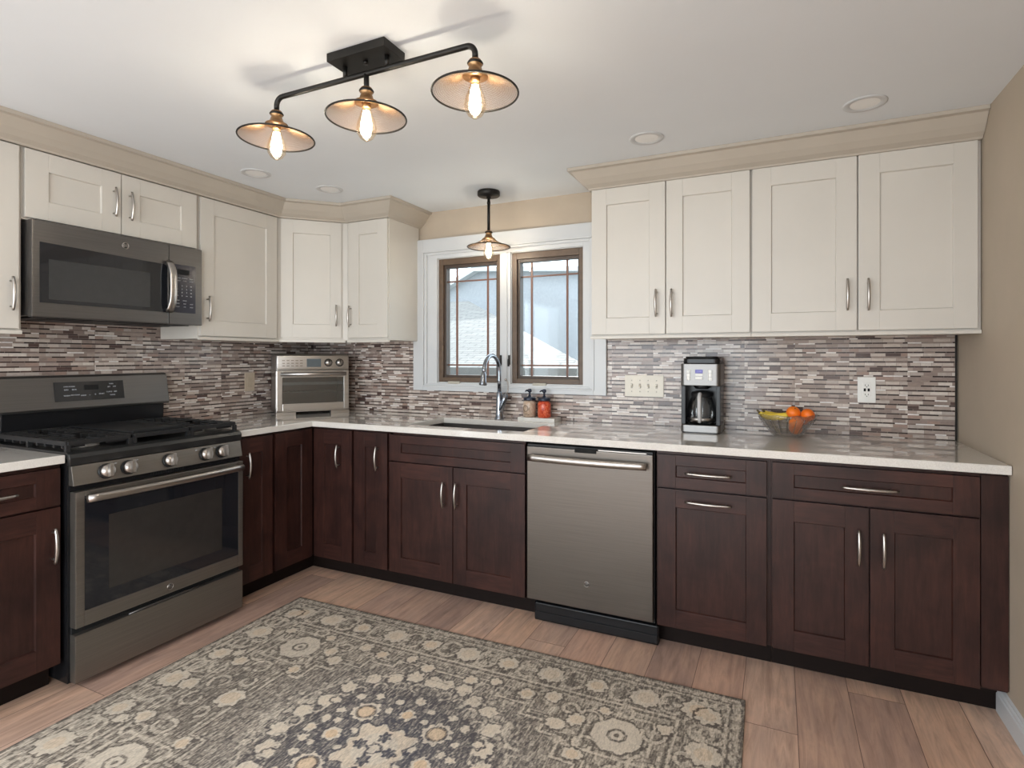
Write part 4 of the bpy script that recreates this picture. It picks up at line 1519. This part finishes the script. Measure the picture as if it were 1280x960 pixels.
def lamp_head(root, x, y, z, energy, stem_top):
    """z = height of the collar where the shade begins"""
    mb = MB()
    mb.cyl((x, y, z + 0.030), (x, y, stem_top), 0.0085, 1, n=16)
    mb.lathe([(0, 0.046), (0.017, 0.046), (0.021, 0.040), (0.021, 0.032), (0.016, 0.028), (0.019, 0.022), (0.022, 0.012), (0.030, 0.004), (0.037, 0.001), (0.037, -0.003), (0.0, -0.004)], (x, y, z), 0)
    mb.lathe([(0.0212, 0.040), (0.0235, 0.036), (0.0212, 0.032)], (x, y, z), 1)
    mb.lathe([(0.0, -0.004), (0.014, -0.004), (0.014, -0.016), (0.0, -0.016)], (x, y, z), 0)
    mb.build('socket', [m_brass, m_bronze], root)
    sh = bpy.data.objects.new('lamp_shade', shade_me)
    COL.objects.link(sh)
    sh.parent = root
    sh.location = (x, y, z)
    wf = sh.modifiers.new('wire', 'WIREFRAME')
    wf.thickness = 0.0010
    wf.use_even_offset = False
    wf.use_replace = True
    mb = MB()
    n = 48
    mb.tube([(x + 0.1245 * math.cos(2 * PI * k / n), y + 0.1245 * math.sin(2 * PI * k / n), z - 0.0485) for k in range(n + 1)], 0.0030, 0, 8, False)
    rim = mb.build('rim', m_bronze, sh)
    rim.location = (-x, -y, -z)
    mb = MB()
    mb.lathe([(0.013, -0.012), (0.014, -0.022), (0.020, -0.040), (0.028, -0.062), (0.0315, -0.082), (0.029, -0.100), (0.020, -0.114), (0.008, -0.122), (0.0, -0.123)], (x, y, z), 0)
    b = mb.build('bulb', m_bulb, root)
    mb = MB()
    for k in range(6):
        a = 2 * PI * k / 6
        mb.tube([(x + 0.006 * math.cos(a), y + 0.006 * math.sin(a), z - 0.028), (x + 0.015 * math.cos(a), y + 0.015 * math.sin(a), z - 0.075), (x + 0.006 * math.cos(a + 0.5), y + 0.006 * math.sin(a + 0.5), z - 0.108)], 0.0042, 0, 6)
    mb.build('filament', m_fil, b)
    li = bpy.data.lights.new('bulb_light', 'POINT')
    li.energy = energy
    li.color = (1.0, 0.965, 0.91)
    li.shadow_soft_size = 0.012
    lo = bpy.data.objects.new('bulb_light', li)
    COL.objects.link(lo)
    lo.parent = root
    lo.location = (x, y, z - 0.075)


fy = -1.722
r = thing('ceiling_light', 'black bar ceiling light with three wire-mesh shades and glowing teardrop bulbs', 'ceiling light')
mb = MB()
mb.box(1.842, 2.070, fy - 0.052, fy + 0.052, H - 0.027, H - 0.0003, 0, 0.002)
for xx in (1.872, 2.040):
    mb.cyl((xx, fy + 0.0, H - 0.027), (xx, fy, 2.200), 0.0075)
mb.cyl((1.956, fy, H - 0.027), (1.956, fy, H - 0.035), 0.008)
mb.build('canopy', m_bronze, r)
rz_ = 2.194
mb = MB()
xl, xr = 1.563, 2.355
pts = [(xl, fy, rz_ - 0.038)] + arc((xl + 0.028, fy, rz_ - 0.028), 0.028, PI, PI / 2, 8) + arc((xr - 0.028, fy, rz_ - 0.028), 0.028, PI / 2, 0, 8) + [(xr, fy, rz_ - 0.038)]
mb.tube(pts, 0.0088, 0, 14)
mb.build('bar', m_bronze, r)
for xx, tp in ((xl, rz_ - 0.036), (1.959, rz_), (xr, rz_ - 0.036)):
    lamp_head(r, xx, fy, 2.102, 5.0, tp)

px, py = 1.616, -0.253
r = thing('pendant_light', 'small black pendant lamp with wire-mesh shade hanging in front of the window', 'pendant light')
mb = MB()
mb.lathe([(0, H - 0.0003), (0.064, H - 0.0003), (0.066, H - 0.004), (0.066, H - 0.024), (0.062, H - 0.028), (0.014, H - 0.030), (0.013, H - 0.042), (0, H - 0.042)], (px, py, 0))
mb.build('canopy', m_bronze, r)
mb = MB().cyl((px, py, H - 0.03), (px, py, 2.022), 0.0085)
mb.cyl((px, py, H - 0.060), (px, py, H - 0.075), 0.0105)
mb.build('rod', m_bronze, r)
lamp_head(r, px, py, 1.984, 8.0, 2.03)

for (lx, ly, lab) in ((0.658, -1.055, 'recessed ceiling downlight nearest the range, leftmost of the four'),
                      (0.806, -0.679, 'recessed ceiling downlight over the inside corner'),
                      (2.620, -0.655, 'recessed ceiling downlight over the dishwasher'),
                      (3.448, -0.641, 'recessed ceiling downlight nearest the right wall')):
    r = thing('recessed_light', lab, 'ceiling light', (lx, ly, H), 0, 'recessed ceiling lights')
    mb = MB()
    mb.lathe([(0.050, -0.001), (0.054, -0.0035), (0.068, -0.005), (0.074, -0.003), (0.075, -0.0003)], (0, 0, 0), 0, 40)
    mb.build('trim_ring', m_white, r)
    mb = MB().lathe([(0, -0.0022), (0.030, -0.0022), (0.051, -0.0012)], (0, 0, 0), 0, 40)
    mb.build('lens', m_lens, r)

# ------------------------------------------------------------------ rug: the woven pattern is a property of the yarn (colour per knot)
RWD, RHT = 2.210, 1.545
step = 0.0034
nx, ny = int(RWD / step) + 1, int(RHT / step) + 1
gx = np.linspace(-RWD / 2, RWD / 2, nx)
gy = np.linspace(-RHT / 2, RHT / 2, ny)
X, Y = np.meshgrid(gx, gy)
rng = np.random.default_rng(3)


def vnoise(sx, sy, seed, crisp=False):
    """smooth value noise with cell size sx, sy metres"""
    r_ = np.random.default_rng(seed)
    gw, gh = int(RWD / sx) + 3, int(RHT / sy) + 3
    G = r_.random((gh, gw))
    u = (X + RWD / 2) / sx
    v = (Y + RHT / 2) / sy
    i, j = np.floor(u).astype(int), np.floor(v).astype(int)
    fu, fv = u - i, v - j
    if crisp:
        fu = fu * 0
        fv = (fv > 0.5) * 1.0
    fu, fv = fu * fu * (3 - 2 * fu), fv * fv * (3 - 2 * fv)
    return (G[j, i] * (1 - fu) + G[j, i + 1] * fu) * (1 - fv) + (G[j + 1, i] * (1 - fu) + G[j + 1, i + 1] * fu) * fv


a, b = np.abs(X), np.abs(Y)
wob = (vnoise(0.02, 0.02, 11) - 0.5) * 0.012 + (vnoise(0.008, 0.008, 12) - 0.5) * 0.010
ex, ey = RWD / 2 - a, RHT / 2 - b
edge = np.minimum(ex, ey)
L = np.zeros_like(X)          # 0 dark yarn .. 1 cream yarn
T = np.zeros_like(X)          # peach / gold tint


def put(mask, val=1.0):
    L[...] = np.where(mask, val, L)


def rosette(cx, cy, r, petals=8, core=0.4, tint=0.0, ring=None, depth=0.08, A=None, B=None):
    A = a if A is None else A
    B = b if B is None else B
    dx, dy = A - cx, B - cy
    d = np.hypot(dx, dy)
    th = np.arctan2(dy, dx)
    rr = r * (1 - depth + depth * np.cos(petals * th)) + wob
    m = d < rr
    put(d < rr + 0.009, 0.10)
    put(m, 1.0)
    if ring:
        put(m & (np.abs(d - r * ring) < 0.006), 0.30)
    if tint:
        T[...] = np.where(m & (d < r * 0.62), tint, T)


def stroke(pts, w=0.007, val=0.85, A=None, B=None):
    A = a if A is None else A
    B = b if B is None else B
    for (x0_, y0_), (x1_, y1_) in zip(pts, pts[1:]):
        vx, vy = x1_ - x0_, y1_ - y0_
        q = np.clip(((A - x0_) * vx + (B - y0_) * vy) / (vx * vx + vy * vy + 1e-9), 0, 1)
        d = np.hypot(A - x0_ - q * vx, B - y0_ - q * vy)
        put((d < w + 0.006) & (L < 0.7), 0.12)
        put(d < w + wob * 0.4, val)


def curl(cx, cy, r, a0, a1, w=0.007, val=0.85):
    pts = [(cx + r * (1 - 0.35 * i / 9) * math.cos(a0 + (a1 - a0) * i / 9), cy + r * (1 - 0.35 * i / 9) * math.sin(a0 + (a1 - a0) * i / 9)) for i in range(10)]
    stroke(pts, w, val)


# field tone: mid grey field, darker centre, paler border ground
field = 0.36 + 0.20 * (vnoise(0.25, 0.25, 5) - 0.5)
L[...] = field
med = np.hypot(X / 0.43, Y / 0.40)
L[...] = np.where(med < 1.0, 0.17 + 0.10 * (vnoise(0.12, 0.12, 6) - 0.5), L)
bord = edge < 0.235
L[...] = np.where(bord, 0.25 + 0.22 * (vnoise(0.10, 0.10, 7) - 0.5), L)
corner = (a / 0.9 + b / 0.42 > 1.22) & ~bord
L[...] = np.where(corner, 0.36 + 0.22 * (vnoise(0.08, 0.08, 8) - 0.5), L)
# small filler blossoms everywhere
for n_, (cell_, seed_, thr, val) in enumerate(((0.050, 21, 0.78, 0.72), (0.030, 22, 0.76, 0.66), (0.022, 23, 0.78, 0.60))):
    nz_ = vnoise(cell_ * 0.6, cell_ * 0.6, seed_)
    mm = nz_ > thr
    mm &= (bord | corner | ((med > 0.80) & (med < 1.12)))
    put(mm, val)
# border ornament
for k in range(-6, 7):
    c = k * 0.1905
    big = (k % 2 == 0)
    if abs(c) < RWD / 2 - 0.08:
        sel = np.abs(X - c)
        dxx = X - c
        dd = b - (RHT / 2 - 0.135)
        d = np.hypot(dxx, dd)
        th = np.arctan2(dd, dxx)
        r0_ = 0.058 if big else 0.046
        if abs(k) >= 5:
            r0_ = 0.062
        m = d < r0_ * (0.93 + 0.07 * np.cos(9 * th)) + wob
        put((d < r0_ * (0.93 + 0.07 * np.cos(9 * th)) + wob + 0.010) & (ey < 0.24), 0.10)
        put(m & (ey < 0.24), 1.0)
        T[...] = np.where(m & (ey < 0.24) & (d < r0_ * 0.55), 0.30 if big else 0.55, T)
    # vines between the rosettes
    for s in (-1, 1):
        cc = c + 0.095
        d = np.hypot(X - cc, (b - (RHT / 2 - 0.135 + s * 0.018)))
        put((np.abs(d - 0.040) < 0.0065 + wob * 0.3) & (ey < 0.225) & (s * (b - (RHT / 2 - 0.135)) > -0.01), 0.82)
for k in range(-3, 4):
    c = k * 0.205
    d_ = a - (RWD / 2 - 0.115)
    d = np.hypot(Y - c, d_)
    th = np.arctan2(d_, Y - c)
    r0_ = 0.060 if k % 2 == 0 else 0.048
    m = (d < r0_ * (0.93 + 0.07 * np.cos(9 * th)) + wob) & (ex < 0.22)
    put((d < r0_ * (0.93 + 0.07 * np.cos(9 * th)) + wob + 0.010) & (ex < 0.22), 0.10)
    put(m, 1.0)
    T[...] = np.where(m & (d < r0_ * 0.5), 0.45, T)
    for s in (-1, 1):
        d = np.hypot(Y - c - 0.1025, a - (RWD / 2 - 0.115 + s * 0.018))
        put((np.abs(d - 0.040) < 0.0065 + wob * 0.3) & (ex < 0.20), 0.82)
# guard stripes
for dst, w_, val in ((0.0, 0.010, 0.15), (0.022, 0.006, 0.75), (0.045, 0.005, 0.22), (0.056, 0.005, 0.8), (0.215, 0.0055, 0.85), (0.228, 0.005, 0.18), (0.240, 0.0045, 0.7)):
    put(np.abs(edge - dst) < w_ + wob * 0.25, val)
teeth = (edge > 0.026) & (edge < 0.044)
put(teeth & ((np.sin((X + Y) * 2 * PI / 0.055) > 0.1)), 0.72)
# stepped inner frame
steps = [(0.0, 0.470), (0.24, 0.470), (0.24, 0.420), (0.36, 0.420), (0.36, 0.360), (0.46, 0.360), (0.46, 0.300), (0.54, 0.300), (0.54, 0.20), (0.62, 0.20), (0.62, 0.0)]
stroke(steps, 0.0055, 0.82)
stroke([(x_ + 0.024, y_ + 0.024) for x_, y_ in steps], 0.004, 0.72)
# corner tiles: nested squares in scroll work
cxx, cyy = 0.712, 0.385
q = np.maximum(np.abs(a - cxx), np.abs(b - cyy))
q2 = (np.abs(a - cxx) + np.abs(b - cyy)) * 0.72
m8 = np.maximum(q, q2)
put(m8 < 0.096 + wob * 0.5, 0.12)
put(m8 < 0.085 + wob * 0.5, 0.95)
put((m8 < 0.034) & (m8 > 0.024), 0.25)
put(m8 < 0.010, 0.3)
put(np.abs(q - 0.112) < 0.0055 + wob * 0.3, 0.85)
for (x_, y_, r_, a0_, a1_) in ((0.60, 0.44, 0.045, 0, 5), (0.82, 0.27, 0.05, 2, 7), (0.62, 0.30, 0.042, 1, 6), (0.83, 0.44, 0.045, 3, 8), (0.52, 0.46, 0.034, 0, 5),
                                (0.71, 0.52, 0.035, -1, 4), (0.93, 0.36, 0.03, 1, 6), (0.74, 0.20, 0.045, 0, 5), (0.90, 0.12, 0.04, 2, 7), (0.80, 0.06, 0.045, -1, 4), (0.70, 0.10, 0.032, 2, 7)):
    curl(x_, y_, r_, a0_, a1_)
for (x_, y_, r_, t_) in ((0.50, 0.36, 0.036, 0.2), (0.56, 0.41, 0.036, 0.4), (0.34, 0.48, 0.034, 0.5), (0.44, 0.50, 0.034, 0.3), (0.60, 0.24, 0.032, 0.6), (0.67, 0.0, 0.055, 0.5),
                          (0.86, 0.20, 0.036, 0.4), (0.92, 0.24, 0.026, 0), (0.20, 0.50, 0.026, 0.2), (0.10, 0.47, 0.03, 0.3), (0.90, 0.0, 0.04, 0.3), (0.86, 0.48, 0.03, 0.2), (0.64, 0.50, 0.026, 0.4)):
    rosette(x_, y_, r_, 7, tint=t_)
# centre medallion: outer wreath, blossoms, star tile
for ang_, rr_, r_ in ((8, 0.385, 0.036), (22, 0.37, 0.040), (36, 0.40, 0.036), (50, 0.42, 0.034), (62, 0.40, 0.034), (74, 0.415, 0.036), (86, 0.40, 0.036)):
    x_, y_ = rr_ * math.cos(math.radians(ang_)) * 0.95, rr_ * math.sin(math.radians(ang_)) * 1.0
    rosette(x_, y_, r_, 6, tint=0.12)
for ang_ in (0, 15, 29, 43, 56, 68, 80):
    x_, y_ = 0.345 * math.cos(math.radians(ang_)), 0.345 * math.sin(math.radians(ang_))
    curl(x_, y_, 0.030, ang_, ang_ + 4, 0.005, 0.75)
put((np.abs(med - 1.02) < 0.010) & (vnoise(0.03, 0.03, 31) > 0.35), 0.7)
for (x_, y_, r_, t_) in ((0.150, 0.142, 0.056, 0.85), (0.0, 0.186, 0.032, 0.95), (0.180, 0.0, 0.034, 1.3), (0.255, 0.055, 0.018, 0.1), (0.235, 0.120, 0.018, 0.0), (0.07, 0.235, 0.018, 0.0),
                          (0.075, 0.180, 0.015, 0), (0.16, 0.235, 0.018, 0), (0.30, 0.155, 0.020, 0.1), (0.225, 0.205, 0.018, 0.0), (0.0, 0.27, 0.022, 0.2), (0.27, 0.0, 0.022, 0.3), (0.115, 0.045, 0.014, 0), (0.215, 0.065, 0.014, 0)):
    rosette(x_, y_, r_, 10 if r_ > 0.05 else 6, tint=t_, ring=0.6 if r_ > 0.05 else None)
star = np.maximum(a, b)
put((star < 0.112 + 0.012 * np.cos(10 * np.arctan2(b, a)) + wob * 0.5), 0.08)
put((star < 0.100 + 0.012 * np.cos(10 * np.arctan2(b, a)) + wob * 0.5), 1.0)
T[...] = np.where((star < 0.10) & (np.hypot(a, b) > 0.075), 0.25, T)
dd = np.hypot(a, b - 0.056)
put((np.hypot(a * 1.3, b - 0.058) < 0.026 + 0.006 * np.cos(6 * np.arctan2(b - 0.058, a))) & (star < 0.1), 0.12)
put((np.hypot(a - 0.058, b * 1.3) < 0.026 + 0.006 * np.cos(6 * np.arctan2(b, a - 0.058))) & (star < 0.1), 0.12)
rosette(0.0, 0.0, 0.022, 6)
# wear and weave: yarns run along y
streak = vnoise(0.0042, 0.024, 41, True)
streak2 = vnoise(0.0041, 0.011, 42, True)
fine = rng.random(X.shape)
yarn = (streak - 0.5) * 0.62 + (streak2 - 0.5) * 0.60 + (fine - 0.5) * 0.30
amp = np.where(L > 0.9, 0.34, np.where(L > 0.6, 0.70, 0.95))
wear = vnoise(0.30, 0.22, 44)
Lf = L * (0.80 + 0.2 * wear) + 0.07 * wear + yarn * amp
Lf = np.clip(Lf, 0, 1)
dark_n = np.array([s2l(86), s2l(85), s2l(92)])
dark_w = np.array([s2l(98), s2l(90), s2l(84)])
cream = np.array([s2l(222), s2l(208), s2l(190)])
cool = np.clip(1.15 - med * 0.75, 0, 1)[..., None]
darkc = dark_n * cool + dark_w * (1 - cool)
creamc = cream * (1 - 0.10 * (1 - cool)) 
rgbc = darkc * (1 - Lf[..., None] ** 1.35) + creamc * Lf[..., None] ** 1.35
peach = np.array([1.04, 0.86, 0.68])
Tt = np.clip(T, 0, 1)[..., None] * 0.8
rgbc = rgbc * (1 - Tt) + rgbc * peach * Tt
me = bpy.data.meshes.new('area_rug')
th_ = 0.007
top_v = np.stack([X, Y, np.full_like(X, th_)], -1).reshape(-1, 3)
idx = np.arange(nx * ny).reshape(ny, nx)
quads = np.stack([idx[:-1, :-1], idx[:-1, 1:], idx[1:, 1:], idx[1:, :-1]], -1).reshape(-1, 4)
loop = np.concatenate([idx[0, :-1], idx[:-1, -1], idx[-1, :0:-1], idx[:0:-1, 0]])
low = top_v[loop].copy()
low[:, 2] = 0.0005
low[:, :2] *= 1.001
n0 = nx * ny
li = np.arange(len(loop)) + n0
sides = np.stack([loop, li, np.roll(li, -1), np.roll(loop, -1)], -1)
V_ = np.concatenate([top_v, low])
Q_ = np.concatenate([quads, sides])
me.vertices.add(len(V_))
me.vertices.foreach_set('co', V_.ravel())
me.loops.add(Q_.size)
me.loops.foreach_set('vertex_index', Q_.ravel().astype(np.int32))
me.polygons.add(len(Q_))
me.polygons.foreach_set('loop_start', (np.arange(len(Q_)) * 4).astype(np.int32))
me.update(calc_edges=True)
ca = me.color_attributes.new('yarn', 'FLOAT_COLOR', 'POINT')
cols = np.ones((len(V_), 4), np.float32)
cols[:n0, :3] = rgbc.reshape(-1, 3)
cols[n0:, :3] = cols[loop, :3]
ca.data.foreach_set('color', cols.ravel())
M = Mat('woven_rug', (0.5, 0.5, 0.5, 1), 0.95)
at = M.n('ShaderNodeAttribute', attribute_name='yarn')
v = M.coord((1, 0.15, 1), False)
nz1 = M.noise(v, 600, 2)
M.color(M.mix(1.0, at.outputs['Color'], M.ramp(nz1, [(0.3, (0.78, 0.78, 0.78, 1)), (0.7, (1.15, 1.15, 1.15, 1))]), 'MULTIPLY'))
M.bump(nz1, 0.5, 0.002)
M.b.inputs['Specular IOR Level'].default_value = 0.1
me.materials.append(M.m)
rug = bpy.data.objects.new('area_rug', me)
COL.objects.link(rug)
rug.location = (1.945, -1.668, 0.0)
rug.rotation_euler = (0, 0, math.radians(1.0))
tag(rug, 'faded grey and beige floral rug with centre medallion lying on the plank floor', 'rug')
